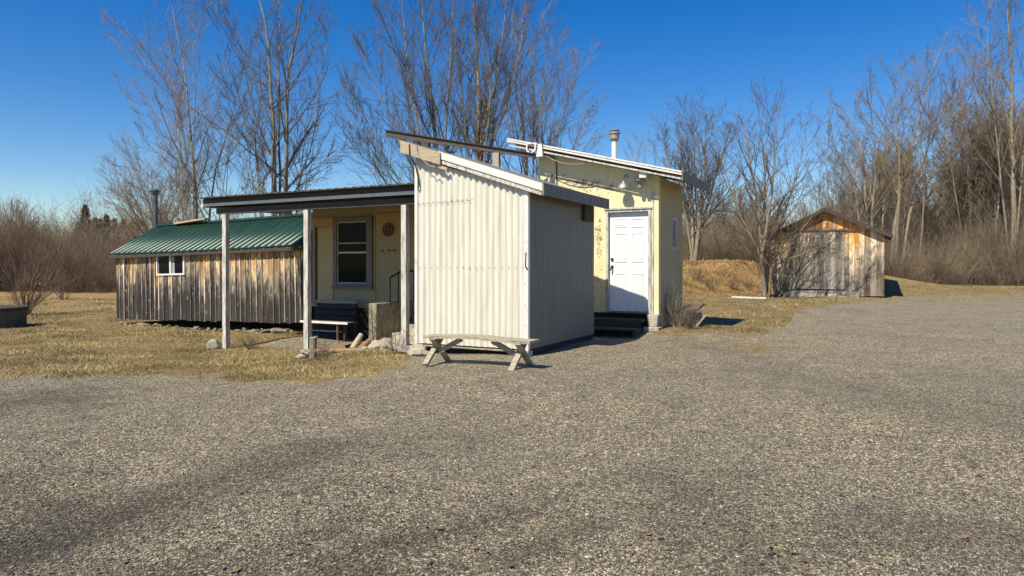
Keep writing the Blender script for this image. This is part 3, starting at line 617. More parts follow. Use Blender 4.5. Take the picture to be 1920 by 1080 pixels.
# cream wall
WL, WR = T(586, SW), T(800, SW); wb = .52; wt = pr(SW)-.03
nl, nr = T(627, SW), T(700, SW); nz0, nz1 = Z(664, 540, SW), Z(664, 407, SW)
b = MB()
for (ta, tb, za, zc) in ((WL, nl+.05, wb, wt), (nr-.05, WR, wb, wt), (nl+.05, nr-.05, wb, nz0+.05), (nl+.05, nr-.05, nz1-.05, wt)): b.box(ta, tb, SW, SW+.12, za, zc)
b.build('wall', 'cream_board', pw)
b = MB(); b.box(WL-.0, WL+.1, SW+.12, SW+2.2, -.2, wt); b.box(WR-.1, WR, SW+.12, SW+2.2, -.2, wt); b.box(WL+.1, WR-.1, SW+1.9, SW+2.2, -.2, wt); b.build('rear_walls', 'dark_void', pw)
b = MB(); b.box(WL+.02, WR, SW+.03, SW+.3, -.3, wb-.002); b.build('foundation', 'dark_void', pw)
b = MB(); t5 = T(592, SW); t6 = T(597, SW); t7 = T(626, SW)
b.box(t6, t7-.005, SW-.02, SW-.001, wb+.12, Z(600, 428, SW)); b.build('panel', 'side_stucco', pw)
b = MB(); b.box(T(587, SW), T(626, SW)-.004, SW-.035, SW-.001, Z(600, 426, SW), Z(600, 409, SW)); b.build('top_board', 'buff_board', pw); b = MB(); b.box(T(705, SW), T(748, SW), SW-.02, SW-.001, Z(720, 412, SW), Z(720, 400, SW)); b.build('top_board', 'buff_board', pw)
b = MB(); b.box(T(594, SW)-.03, T(594, SW)+.02, SW-.05, SW-.021, wb, Z(600, 426, SW)); b.build('pipe_board', 'brown_wood', pw)
b = MB(); b.box(T(702, SW), T(704, SW), SW-.02, SW-.001, wb, nz1); b.box(T(748, SW), T(756, SW), SW-.04, SW-.001, wb, nz1+.05); b.box(WL, WR, SW-.03, SW-.001, wb-.03, wb+.05); b.build('trim_board', 'buff_board', pw)
b = MB(); e = .10
b.box(nl, nr, SW-.05, SW+.06, nz0, nz0+e); b.box(nl, nr, SW-.05, SW+.06, nz1-e, nz1); b.box(nl, nl+e, SW-.05, SW+.06, nz0+e, nz1-e); b.box(nr-e-.06, nr, SW-.05, SW+.06, nz0+e, nz1-e)
b.box(nl-.02, nr+.02, SW-.09, SW-.052, nz0-.02, nz0+.03)
wo = b.build('window', 'window_wood', pw)
a0, a1, z0_, z1_ = nl+e+.003, nr-e-.063, nz0+e+.003, nz1-e-.003; zm = z0_+(z1_-z0_)*.50; f = .022
b = MB(); b.box(a0, a1, SW-.02, SW+.02, z0_, z0_+f); b.box(a0, a1, SW-.02, SW+.02, z1_-f, z1_); b.box(a0, a0+f, SW-.02, SW+.02, z0_+f, z1_-f); b.box(a1-f, a1, SW-.02, SW+.02, z0_+f, z1_-f); b.box(a0+f, a1-f, SW-.02, SW+.02, zm-.02, zm+.02); b.box(a0+f, a1-f, SW-.012, SW+.012, zm+.2, zm+.22)
b.build('sash', 'old_white', wo)
b = MB(); b.box(a0+f, a1-f, SW-.004, SW+.004, z0_+f, zm-.02); b.box(a0+f, a1-f, SW-.002, SW+.006, zm+.02, z1_-f); b.build('pane', 'glass', wo)
# round plaque
pt = T(729, SW); pz = Z(729, 431, SW); x_, y_ = fr(pt, SW-.03)
rp = thing('round_plaque', 'round rusty openwork plaque hung on the cream porch wall', 'wall ornament', (x_, y_, pz), RZ)
def ring(b, R, r, k=28):
    b.tube([(R*math.cos(2*PI*i/k), 0, R*math.sin(2*PI*i/k)) for i in range(k+1)], r, 6, False)
b = MB(); ring(b, .135, .014); ring(b, .045, .012); b.build('rim', 'rust_metal', rp)
b = MB()
for i in range(8):
    a = 2*PI*i/8+.2; b.beam((.04*math.cos(a), 0, .04*math.sin(a)), (.135*math.cos(a+.35), 0, .135*math.sin(a+.35)), .016, .03, up=(0,1,0))
b.build('spokes', 'rust_metal', rp)
b = MB(); b.tube([(0, .012, 0), (0, .022, 0)], .13, 24); b.build('disc', 'orange_wood', rp)
# three small hooks
for i, (hx, hy) in enumerate(((718, 470), (731, 470), (741, 470))):
    x_, y_ = fr(T(hx, SW), SW-.012); h = MB(); h.box(-.02, .02, -.012, .012, -.012, .012); h.tube([(0, -.01, 0), (0, -.05, -.01), (0, -.055, .03)], .006, 6)
    o = h.build('coat_hook', 'black_metal'); o.location = (x_, y_, Z(hx, hy, SW)); o.rotation_euler = (0, 0, RZ)
    tag(o, ['small black hook under the round plaque, nearest the window', 'small black hook under the round plaque, middle of three', 'small black hook under the round plaque, nearest the right porch post'][i], 'hook', 'hooks on the porch wall')

# concrete steps with side wall and iron rail
cs = thing('concrete_steps', 'crumbling concrete porch steps with side wall and black iron railing', 'steps', (*fr(0, 0), 0), RZ)
c0, c1 = T(691, 1.0), T(706, 1.0); ch = Z(698, 569, 1.0)
b = MB(); b.box(c0, c1, 1.0, SW-.01, -.35, ch); b.build('side_wall', 'lichen_concrete', cs, bevel=.012)
b = MB()
for i in range(4): b.box(c1+.003, -BL-.5, 1.0+.38*i, SW-.012, -.35 if i == 0 else -.05+.15*(i-1)+.002, -.05+.15*i+.0)
b.build('treads', 'concrete', cs, bevel=.012)
b = MB(); q0 = (c0+c1)/2; s0, s1 = 1.55, 2.35; hz = ch+.62
for i, s in enumerate((s0, s0+.27, s0+.54, s1)):
    zt = hz-.13*(1-min(1, i/1.5)); b.tube([(q0, s, ch-.02), (q0, s, zt)], .014, 8)
b.tube([(q0, s0-.02, hz-.14), (q0, s0+.36, hz), (q0, s1+.02, hz), (q0, s1+.03, hz-.06)], .02, 8); 
b.build('railing', 'black_metal', cs)

# bench under the porch
bt0, bt1 = T(563, 1.55), T(652, 1.55); x_, y_ = fr(bt0, 1.55); g0 = gz1(x_, y_)
gb = thing('garden_bench', 'old low bench with rusty legs and pale worn seat under the porch', 'bench', (x_, y_, g0), RZ)
BW = bt1-bt0; sz = Z(610, 603, 1.55)-g0
b = MB(); b.box(0, BW, 0, .34, sz-.035, sz); b.build('seat', 'brown_wood', gb, bevel=.005)
b = MB(); b.box(0, BW, -.012, -.001, sz-.04, sz+.004); b.build('seat_edge', 'white_trim', gb)
for tx in (.08, BW-.3):
    for sy in (.03, .3):
        b = MB(); b.tube([(tx, sy, 0), (tx, sy, sz-.036)], .022, 8); b.build('leg', 'red_paint', gb)
b = MB(); b.beam((.1, .16, sz*.45), (BW-.3, .16, sz*.45), .03, .03); b.build('stretcher', 'grey_trim', gb)
x_, y_ = fr(T(590, 1.98), 1.98); g1 = gz1(x_, y_)
so_ = thing('slatted_seat', 'dark padded outdoor seat with slatted back against the porch wall', 'seat', (x_, y_, g1), RZ)
SWd = T(664, 1.98)-T(590, 1.98); hb = Z(620, 563, 1.98)-g1
b = MB()
for i in range(3): b.hexa([(0,.02*i,.36+.13*i),(SWd,.02*i,.36+.13*i),(SWd,.09+.02*i,.36+.13*i),(0,.09+.02*i,.36+.13*i)], [(0,.02+.02*i,.47+.13*i),(SWd,.02+.02*i,.47+.13*i),(SWd,.10+.02*i,.47+.13*i),(0,.10+.02*i,.47+.13*i)])
b.build('backrest', 'cushion', so_, bevel=.02)
b = MB(); b.box(0, SWd, -.32, 0, .30, .37); b.build('seat', 'cushion', so_, bevel=.02)
b = MB(); b.box(-.03, SWd+.03, .05, .09, hb-.06, hb); b.build('top_rail', 'grey_trim', so_, bevel=.01)
for tx in (.02, SWd-.05):
    for sy in (-.28, .07):
        b = MB(); b.box(tx, tx+.04, sy, sy+.04, 0, .30 if sy < 0 else hb-.06); b.build('leg', 'black_wood', so_)

# ------------------------------------------------------------------ board shed with the green roof
S2 = 2.5; GL, GR = T(219, S2), T(586, S2)-.02; GLn = GR-GL; GH = 1.90; HW = 1.5
bx0, by0 = fr(GL, S2); tilt = -.0215
gs = thing('board_shed', 'long weathered board shed with ribbed green metal roof and small window', 'shed', (bx0, by0, -.11), rot=(0, tilt, RZ))
rr = random.Random(11)
def board_wall(b, bat, L, z0f, z1f, wmin=.13, wmax=.19, hole=None, y=0, bt=True):
    x = 0
    while x < L-.02:
        wv = min(rr.uniform(wmin, wmax), L-x); b.cur = rr.random()
        zb_ = z0f + rr.uniform(-.02, .02); d = rr.uniform(0, .006)
        segs = [(zb_, None)]
        if hole and x+wv > hole[0]+.0 and x < hole[1]: segs = [(zb_, hole[2]), (hole[3], None)]
        for (a, c) in segs:
            t0_ = z1f(x+.004) if c is None else c; t1_ = z1f(x+wv-.004) if c is None else c
            b.hexa([(x+.004,y-d,a),(x+wv-.004,y-d,a),(x+wv-.004,y+.02,a),(x+.004,y+.02,a)], [(x+.004,y-d,t0_),(x+wv-.004,y-d,t1_),(x+wv-.004,y+.02,t1_),(x+.004,y+.02,t0_)])
        if bt and rr.random() < .93:
            bat.cur = rr.random(); xb = x+wv; hb_ = .017
            if xb < L-.03:
                sg = [(zb_+rr.uniform(-.01, .02), z1f(xb)-.002)]
                if hole and xb > hole[0]-.02 and xb < hole[1]+.02: sg = [(sg[0][0], hole[2]-.01), (hole[3]+.01, sg[0][1])]
                le = rr.uniform(-.006, .006)
                for (a, c) in sg:
                    bat.hexa([(xb-hb_+le,y-.024,a),(xb+hb_+le,y-.024,a),(xb+hb_+le,y-.007,a),(xb-hb_+le,y-.007,a)], [(xb-hb_,y-.024,c),(xb+hb_,y-.024,c),(xb+hb_,y-.007,c),(xb-hb_,y-.007,c)])
        x += wv
gwl, gwr = T(296, S2)-GL, T(349, S2)-GL; gw0, gw1 = Z(322, 521, S2)+.13, Z(322, 478, S2)+.13
b = MB(); bat = MB(); board_wall(b, bat, GLn, .04, lambda x: GH, .16, .21, (gwl+.02, gwr-.02, gw0, gw1))
b.build('front_wall', 'shed_boards', gs); bat.build('battens', 'shed_battens', gs)
b = MB(); b.box(.02, gwl, .022, .05, .06, GH-.02); b.box(gwr, GLn-.02, .022, .05, .06, GH-.02); b.box(gwl, gwr, .022, .05, .06, gw0); b.box(gwl, gwr, .022, .05, gw1, GH-.02); b.box(.02, .05, .05, 2*HW-.1, .06, GH-.02); b.box(GLn-.05, GLn-.02, .05, 2*HW-.1, .06, GH-.02); b.box(.05, GLn-.05, 2*HW-.15, 2*HW-.1, .06, GH-.02); b.build('inner_walls', 'black_wood', gs)
b = MB()
for x in (.0, GLn-.03):
    b = MB(); b.hexa([(x,.0,GH-.02),(x+.03,.0,GH-.02),(x+.03,2*HW-.1,GH-.02),(x,2*HW-.1,GH-.02)], [(x,HW-.1,GH+.72),(x+.03,HW-.1,GH+.72),(x+.03,HW,GH+.72),(x,HW,GH+.72)]); b.build('gable_wall', 'black_wood', gs)
b = MB(); fr_ = .045
b.box(gwl, gwr, -.035, .04, gw0, gw0+fr_); b.box(gwl, gwr, -.035, .04, gw1-fr_, gw1); b.box(gwl, gwl+fr_, -.035, .04, gw0+fr_, gw1-fr_); b.box(gwr-fr_, gwr, -.035, .04, gw0+fr_, gw1-fr_); xm = (gwl+gwr)/2; b.box(xm-.03, xm+.03, -.03, .04, gw0+fr_, gw1-fr_)
wo = b.build('window', 'white_vinyl', gs); b = MB(); b.box(gwl+fr_, xm-.03, .0, .006, gw0+fr_, gw1-fr_); b.build('pane', 'glass', wo)
b = MB(); b.box(xm+.03, gwr-fr_, .0, .006, gw0+fr_, gw1-fr_); b.build('pane', 'glass', wo)
for (ca, cb) in ((xm+.03, xm+.15), (gwr-fr_-.06, gwr-fr_), (gwl+fr_, gwl+fr_+.03)):
    b = MB(); b.box(ca, cb, -.006, -.001, gw0+fr_, gw1-fr_); b.build('curtain', 'curtain', wo)
# green ribbed roof (both slopes)
sl_ = .57; ov = .16; x0g, x1g = -.12, GLn-.12; ztop = GH+.05+(HW+.0)*sl_
def roofz(s): return GH + .06 + (s+0)*sl_ if s <= HW-.08 else GH+.06+(HW-.08)*sl_-(s-HW+.08)*sl_
sag = lambda x: -.035*math.sin(PI*(x-x0g)/(x1g-x0g))
V = []; Q = []; prof = []
x = x0g
while x < x1g-.23:
    prof += [(x, 0), (x+.085, 0), (x+.095, .022), (x+.12, .022), (x+.13, 0)]; x += .225
prof.append((x1g, 0)); m_ = len(prof); ss = (-ov, HW-.08, 2*HW-.1+.2)
for s in ss:
    for xx, d in prof: V.append((xx, s, roofz(s)+d+sag(xx)*.7))
for j in range(2): Q += [(j*m_+i, j*m_+i+1, (j+1)*m_+i+1, (j+1)*m_+i) for i in range(m_-1)]
nv = len(V); V += [(a, c, d-.012) for a, c, d in V]
Q += [(nv+q[3], nv+q[2], nv+q[1], nv+q[0]) for q in Q[:2*(m_-1)]] + [(nv+i, nv+i+1, i+1, i) for i in range(m_-1)]
Q += [(0, m_, nv+m_, nv), (m_, 2*m_, nv+2*m_, nv+m_), (m_-1, nv+m_-1, nv+2*m_-1, 2*m_-1)]
gr = np_mesh('roof', V, Q, 'green_metal', gs)
b = MB(); zr = roofz(HW-.08)+.03
for i in range(6):
    xa = x0g+(x1g-x0g)*i/6; xb = x0g+(x1g-x0g)*(i+1)/6
    for sgn in (-1, 1): b.quad((xa, HW-.08, zr+sag(xa)*.7), (xb, HW-.08, zr+sag(xb)*.7), (xb, HW-.08+sgn*.14, zr-.075+sag(xb)*.7), (xa, HW-.08+sgn*.14, zr-.075+sag(xa)*.7))
b.build('ridge_cap', 'green_metal', gr)
b = MB(); b.box(x0g+.02, x1g, -ov+.02, -ov+.045, roofz(-ov)-.13, roofz(-ov)-.032); b.box(x0g+.02, x1g, -ov+.045, -.03, roofz(-ov)-.06, roofz(-ov)-.045); b.build('eave_board', 'black_wood', gr)
b = MB()
for i in range(19):
    xx = .12+i*(GLn-.3)/18; b.box(xx-.012, xx+.012, -ov+.004, -ov+.019, roofz(-ov)-.065, roofz(-ov)-.045)
b.build('screws', 'steel', gr)
# stove pipe
px_ = T(294, S2+2.2)-GL
b = MB(); b.tube([(px_, 2.2, GH+.15), (px_, 2.2, GH+2.0)], .075, 14); sp = b.build('stove_pipe', 'dark_pipe', gs)
b = MB(); b.lathe((px_, 2.2, GH+1.94), [(.09, 0), (.12, .03), (.12, .09), (.16, .10), (.16, .125), (.05, .17)], 16); b.build('pipe_cap', 'dark_pipe', sp)
# loose plank on the ridge
x_, y_ = fr(T(330, S2+1.3), S2+1.3)
o = MB(); o.beam((0, 0, 0), (1.32, 0, .10), .16, .05); o = o.build('loose_plank', 'pale_wood', bevel=.004)
o.location = (x_, y_, GH+.755); o.rotation_euler = (0, .0, RZ)
tag(o, 'bare pale plank lying along the ridge of the green roof', 'plank')
# footing stones
def stone_mesh(seed, m='stone'):
    import bmesh
    rs = random.Random(seed); bm = bmesh.new(); bmesh.ops.create_icosphere(bm, subdivisions=3, radius=1)
    ax = [Vector((rs.gauss(0, 1), rs.gauss(0, 1), rs.gauss(0, 1))).normalized() for _ in range(11)]; of = [rs.uniform(.42, .75) for _ in ax]
    for v in bm.verts:
        for a, q in zip(ax, of):
            d = v.co.dot(a)
            if d > q: v.co -= a*(d-q)*.97
        v.co *= 1+rs.uniform(-.018, .018)
    me = bpy.data.meshes.new('stone'); bm.to_mesh(me); bm.free(); me.materials.append(M[m]); return me
SM = [stone_mesh(i) for i in range(6)]; SL = stone_mesh(9, 'concrete')
def stone(x, y, r, label, group=None, flat=.6, me=None, z=None, name='stone', rz=None):
    o = bpy.data.objects.new(name, me or SM[rr.randrange(6)]); COL.objects.link(o)
    o.location = (x, y, (gz1(x, y) if z is None else z)+r*flat*.35); o.scale = (r*rr.uniform(1, 1.35), r, r*flat); o.rotation_euler = (rr.uniform(-.2, .2), rr.uniform(-.2, .2), rr.uniform(0, 6) if rz is None else rz)
    return tag(o, label, 'stone', group)
for i in range(26):
    px = 226+ (548-226)*i/25 + rr.uniform(-4, 4); s = S2-.03+rr.uniform(-.13, .05); x_, y_ = fr(T(px, s), s)
    stone(x_, y_, rr.uniform(.055, .11), 'pale footing stone tucked under the long board shed', 'footing stones under the board shed', .7)
for i, (px, r) in enumerate(((470, .17), (500, .15), (520, .2))):
    x_, y_ = fr(T(px, S2-.35), S2-.35); stone(x_, y_, r, 'flat grey slab stone in front of the board shed foundation', 'slab stones by the board shed', .4)

# ------------------------------------------------------------------ grey barn
Db = 33.0; xl = dirx(1448, Db+1.1); yl = Db+1.1
dpx = lambda px: (lambda a: (a*yl - xl)/(E1[0]-a*E1[1]))((px-960)/F)
BWd = dpx(1657); gbz = CAMH-(556-HZ)*Db/F
br = thing('gable_barn', 'small weathered grey plank barn with orange stained gable and dark roof', 'barn', (xl, yl, gbz), RZ)
ae = 2.98; ap = 4.13; xa_ = BWd*.49
def bz(x): return ae + (ap-ae)*(x/xa_ if x < xa_ else (BWd-x)/(BWd-xa_))
b = MB(); bat = MB(); board_wall(b, bat, BWd, .05, lambda x: bz(x)-.03, .17, .28, None, 0, False); b.build('front_wall', 'barn_boards', br)
bk = MB(); bk.hexa([(.02,.022,.1),(xa_,.022,.1),(xa_,.05,.1),(.02,.05,.1)], [(.02,.022,ae-.06),(xa_,.022,ap-.08),(xa_,.05,ap-.08),(.02,.05,ae-.06)]); bk.hexa([(xa_,.022,.1),(BWd-.02,.022,.1),(BWd-.02,.05,.1),(xa_,.05,.1)], [(xa_,.022,ap-.08),(BWd-.02,.022,ae-.06),(BWd-.02,.05,ae-.06),(xa_,.05,ap-.08)])
bk.build('wall_lining', 'black_wood', br)
b = MB(); b.cur = .7; b.box(0, .03, .05, 6, .05, ae-.05); b.cur = .3; b.box(BWd-.03, BWd, .05, 6, .05, ae-.05); b.box(.03, BWd-.03, 5.95, 6, .05, ae-.05); b.build('side_walls', 'barn_boards', br)
# big sliding door of grey planks
b = MB(); d0, d1 = BWd*.17, BWd*.66; x = d0
while x < d1-.01:
    wv = min(rr.uniform(.16, .30), d1-x); b.cur = rr.random(); b.box(x+.003, x+wv-.003, -.05, -.022-rr.uniform(0, .004), .35, ae+.12 + rr.uniform(-.01, .01)); x += wv
dob = b.build('barn_door', 'barn_door', br)
b = MB(); b.box(d0-.3, d1+.5, -.09, -.052, ae+.13, ae+.21); b.build('door_track', 'brown_wood', dob)
b = MB(); b.cur = .2; b.box(BWd-.06, BWd+.02, -.03, -.008, .05, ae-.08); b.build('corner_board', 'barn_boards', br)
b = MB()
for (x0_, x1_) in ((-.38, xa_), (xa_, BWd+.38)):
    zA = ae-(.38*(ap-ae)/xa_) if x0_ < 0 else ap; zB = ap if x0_ < 0 else ae-(.38*(ap-ae)/(BWd-xa_))
    b.hexa([(x0_,-.28,zA),(x1_,-.28,zB),(x1_,6.2,zB),(x0_,6.2,zA)], [(x0_,-.28,zA+.07),(x1_,-.28,zB+.07),(x1_,6.2,zB+.07),(x0_,6.2,zA+.07)])
brf = b.build('roof', 'black_metal', br)
b = MB()
for (x0_, x1_) in ((-.36, xa_-.004), (xa_+.004, BWd+.36)):
    zA = ae-(.36*(ap-ae)/xa_) if x0_ < 0 else ap; zB = ap if x0_ < 0 else ae-(.36*(ap-ae)/(BWd-xa_))
    b.hexa([(x0_,-.31,zA-.10),(x1_,-.31,zB-.10),(x1_,-.283,zB-.10),(x0_,-.283,zA-.10)], [(x0_,-.31,zA+.05),(x1_,-.31,zB+.05),(x1_,-.283,zB+.05),(x0_,-.283,zA+.05)])
b.build('rake_board', 'black_wood', brf)
rm = thing('wooden_ramp', 'low ramp of weathered planks leading up to the barn door', 'ramp', (xl, yl, gbz), RZ)
b = MB(); x = BWd*.12
while x < BWd*.76:
    wv = rr.uniform(.14, .24); b.cur = rr.random(); yo = rr.uniform(-.1, .1); zz = .27+rr.uniform(-.03, .02)
    if rr.random() < .93: b.hexa([(x,-1.05+yo,-.12),(x+wv-.01,-1.05+yo,-.12),(x+wv-.01,-.06,-.12),(x,-.06,-.12)], [(x,-1.0+yo,.02),(x+wv-.01,-1.0+yo,.02),(x+wv-.01,-.06,zz),(x,-.06,zz)])
    x += wv
b.build('planks', 'barn_door', rm)
# white slab lying left of the barn
x_, y_ = dirx(1404, 31.5), 31.5; g0 = gz1(x_, y_)
o = MB(); o.box(-.75, .75, -.55, .55, -.05, .045); o = o.build('white_slab', 'white_vinyl', bevel=.01); o.location = (x_, y_, g0+.04); o.rotation_euler = (.0, .02, RZ+.1); tag(o, 'flat white slab lying in the grass left of the grey barn', 'slab')

# ------------------------------------------------------------------ trestle bench in front of the metal shed
bx_, by_ = -.455, 9.78; sc_, ss_ = E1, E2
be = thing('trestle_bench', 'old bench with peeling cream paint and crossed legs before the metal shed', 'bench', (bx_, by_, 0), RZ)
b = MB(); hl = .86; ncut = 14; V = []
rsb = random.Random(7)
for i in range(ncut):
    xa = -hl+2*hl*i/ncut; xb = -hl+2*hl*(i+1)/ncut
    za = .412-.012*math.cos(i*.5); zb_ = .412-.012*math.cos((i+1)*.5)
    ya = -.155+rsb.uniform(-.003, .003)
    b.hexa([(xa,ya,za-.038),(xb,ya,zb_-.038),(xb,-.003,zb_-.038),(xa,-.003,za-.038)], [(xa,ya,za),(xb,ya,zb_),(xb,-.003,zb_),(xa,-.003,za)])
    b.hexa([(xa,.005,za-.036),(xb,.005,zb_-.036),(xb,.155,zb_-.036),(xa,.155,za-.036)], [(xa,.005,za+.002),(xb,.005,zb_+.002),(xb,.155,zb_+.002),(xa,.155,za+.002)])
b.build('seat', 'grey_wood', be)
for sx in (-.72, .66):
    for sg in (-1, 1):
        b = MB(); b.beam((sx+.022*sg, sg*.27, .0), (sx+.022*sg, -sg*.15, .365), .04, .085, up=(1,0,0)); b.build('leg', 'grey_wood', be)
    b = MB(); b.box(sx-.04, sx+.04, -.15, .15, .338, .374); b.build('cleat', 'grey_wood', be)
for (xa, xb) in ((-.68, -.3), (.62, .2)):
    b = MB(); b.beam((xa, 0, .17), (xb, 0, .365), .035, .07); b.build('brace', 'grey_wood', be)

# broken picnic bench beside the yellow building
x_, y_ = dirx(1297, 15.0), 15.0; g0 = gz1(x_, y_)
pb = thing('broken_bench', 'small tipped over brown bench lying beside the yellow building wall', 'bench', (x_, y_, g0), RZ+.15)
b = MB(); b.hexa([(-.30,-.26,.26),(.16,-.30,.33),(.26,.26,.44),(-.18,.30,.36)], [(-.31,-.27,.31),(.15,-.31,.38),(.25,.27,.49),(-.19,.31,.41)]); b.build('seat', 'brown_wood', pb, bevel=.006)
b = MB(); b.beam((-.14, -.3, .27), (.08, -.34, .0), .05, .08, up=(0,1,0)); b.build('leg', 'red_paint', pb)
b = MB(); b.beam((.30, -.18, .24), (.10, -.3, .0), .04, .07, up=(0,1,0)); b.build('leg', 'grey_trim', pb)
b = MB(); b.beam((.05, .22, .36), (.02, .32, -.01), .05, .08, up=(0,1,0)); b.build('leg', 'red_paint', pb)
b = MB(); b.box(-.1, .2, -.16, .18, .02, .27); b.build('crossboards', 'black_wood', pb)

# round tank at the left edge
x_, y_ = -14.1, 18.8; g0 = gz1(x_, y_)
tk = thing('concrete_ring', 'dark round concrete well ring in the grass at the left edge', 'well ring', (x_, y_, g0))
b = MB(); b.lathe((0, 0, 0), [(.78, -.1), (.78, .45), (.75, .50)], 36); b.build('ring', 'tank', tk)
b = MB(); b.lathe((0, 0, .503), [(.82, 0), (.83, .03), (.80, .06), (.3, .065)], 36); b.build('lid', 'black_wood', tk)

# stump, logs, planks, stones around the posts
tx, sxx = T(587, SP-.22), SP-.22; x_, y_ = fr(tx, sxx); g0 = gz1(x_, y_)
st_ = thing('log_post', 'short round log with pale cut top beside the middle porch post', 'log', (x_, y_, g0))
b = MB(); b.tube([(0,0,-.1), (0,0,.15), (.005,0,.38)], [.075, .07, .066], 14); b.build('trunk', 'bark', st_)
b = MB(); b.tube([(.005,0,.381), (.005,0,.392)], .064, 14); b.build('cut_top', 'concrete', st_)
for (px, s, L, r, ang, el, m, lab) in ((672, .75, .42, .055, .9, .5, 'orange_wood', 'split orange firewood log leaning near the stair wall'), (660, .85, .38, .06, 1.1, .75, 'pale_wood', 'short pale firewood log leaning behind the orange one'), (648, 1.0, .34, .05, .5, .2, 'black_wood', 'dark short log lying beside the old low bench')):
    x_, y_ = fr(T(px, s), s); g0 = gz1(x_, y_); b = MB(); d = Vector((math.cos(ang)*math.cos(el), math.sin(ang)*math.cos(el), math.sin(el)))*L
    b.tube([(0,0,.04), tuple(Vector((0,0,.04))+d*.5), tuple(Vector((0,0,.04))+d)], [r, r*.95, r*.85], 9); o = b.build('firewood_log', m); o.location = (x_, y_, g0); tag(o, lab, 'log')
x_, y_ = fr(T(640, .12), .12); g0 = gz1(x_, y_)
o = MB(); o.beam((-.45, -.08, .05), (.5, .12, .07), .36, .03); o = o.build('old_board', 'orange_wood', bevel=.004); o.location = (x_, y_, g0+.06); o.rotation_euler = (0, 0, RZ+.1); tag(o, 'orange rotten board lying flat before the porch', 'board')
o = MB(); o.beam((-.75, -.22, .03), (.62, .06, .09), .07, .05); o = o.build('fallen_pole', 'grey_wood'); o.location = (x_, y_, g0+.06); o.rotation_euler = (0, 0, RZ+.05); tag(o, 'grey fallen pole in front of the orange rotten board', 'pole')
x_, y_ = fr(T(407, SP-.1), SP-.1); stone(x_, y_, .17, 'pale boulder at the foot of the left porch post', None, .95, me=SL, name='boulder')
x_, y_ = fr(T(562, SP-.3), SP-.3); stone(x_, y_, .13, 'flat white stone at the foot of the middle porch post', None, .6, me=SL)
for (px, s, r, fl) in ((700, .55, .15, .7), (716, .35, .16, .55), (735, .5, .2, .5), (752, .2, .18, .5), (700, .2, .12, .6), (766, -.05, .17, .45), (780, -.15, .2, .42), (798, -.2, .16, .4), (722, .7, .2, .6), (744, .85, .2, .75), (680, .15, .09, .6)):
    x_, y_ = fr(T(px, s), s); stone(x_, y_, r*1.3, 'cream rubble stone heaped before the porch steps', 'rubble between porch steps and metal shed', fl, me=SL)

# ------------------------------------------------------------------ trees (bare, early spring)
def tubes(P, R, k):
    N, n, _ = P.shape; Tn = np.empty_like(P); Tn[:, 1:-1] = P[:, 2:]-P[:, :-2]; Tn[:, 0] = P[:, 1]-P[:, 0]; Tn[:, -1] = P[:, -1]-P[:, -2]
    Tn /= np.linalg.norm(Tn, axis=2, keepdims=True)+1e-9
    ref = np.where(np.abs(Tn[..., 2:3]) < .9, np.array([0, 0, 1.]), np.array([1., 0, 0])); A = np.cross(Tn, ref); A /= np.linalg.norm(A, axis=2, keepdims=True)+1e-9; B = np.cross(A, Tn)
    th = np.arange(k)*2*PI/k; V = P[:, :, None] + R[:, :, None, None]*(A[:, :, None]*np.cos(th)[None, None, :, None] + B[:, :, None]*np.sin(th)[None, None, :, None])
    base = (np.arange(N)*n*k)[:, None, None] + (np.arange(n-1)*k)[None, :, None]; i = np.arange(k)[None, None]; j = (i+1) % k
    Q = np.stack([base+i, base+j, base+k+j, base+k+i], 3).reshape(-1, 4)
    return V.reshape(-1, 3), Q
def unit(v): return v/(np.linalg.norm(v, axis=-1, keepdims=True)+1e-9)
def grow(rs, P, R, m, lo, hi, ang, lenf, n, jit, up, rr_, minr=.004, out=None):
    """children of every branch in P: m each, between lo and hi of its length"""
    N, np_, _ = P.shape; L = np.linalg.norm(np.diff(P, axis=1), axis=2).sum(1)
    u = lo + (hi-lo)*(np.arange(m)[None]+rs.rand(N, m))/m; x = u*(np_-1); i = np.clip(x.astype(int), 0, np_-2); f = (x-i)[..., None]; idx = np.arange(N)[:, None]
    p = P[idx, i]*(1-f)+P[idx, i+1]*f; d = unit(P[idx, i+1]-P[idx, i]); r = R[idx, i]*(1-f[..., 0])+R[idx, i+1]*f[..., 0]
    rnd = unit(rs.randn(N, m, 3)); perp = unit(np.cross(d, rnd)); a = np.radians(rs.normal(ang, ang*.22, (N, m)))[..., None]
    d = unit(d*np.cos(a)+perp*np.sin(a)); Lc = L[:, None]*lenf*(1.15-u*.75)*rs.uniform(.35, 1.4, (N, m))
    K = N*m; p = p.reshape(K, 3); d = d.reshape(K, 3); Lc = Lc.reshape(K); r = np.maximum(r.reshape(K)*rr_, minr)
    out_ = np.empty((K, n, 3)); out_[:, 0] = p
    for s in range(1, n):
        d = unit(d + rs.randn(K, 3)*jit + np.array([0, 0, up])); out_[:, s] = out_[:, s-1] + d*(Lc/(n-1))[:, None]
    Rn = r[:, None]*np.linspace(1, .3, n)[None]**.9; return out_, np.maximum(Rn, minr*.6)
def pack(parts):
    Vs, Qs, o = [], [], 0
    for V, Q in parts: Vs.append(V); Qs.append(Q+o); o += len(V)
    return np.concatenate(Vs), np.concatenate(Qs)
def resample(pts, n):
    pts = np.array(pts, float); d = np.r_[0, np.cumsum(np.linalg.norm(np.diff(pts, axis=0), axis=1))]; u = np.linspace(0, d[-1], n)
    return np.stack([np.interp(u, d, pts[:, k]) for k in range(3)], 1)
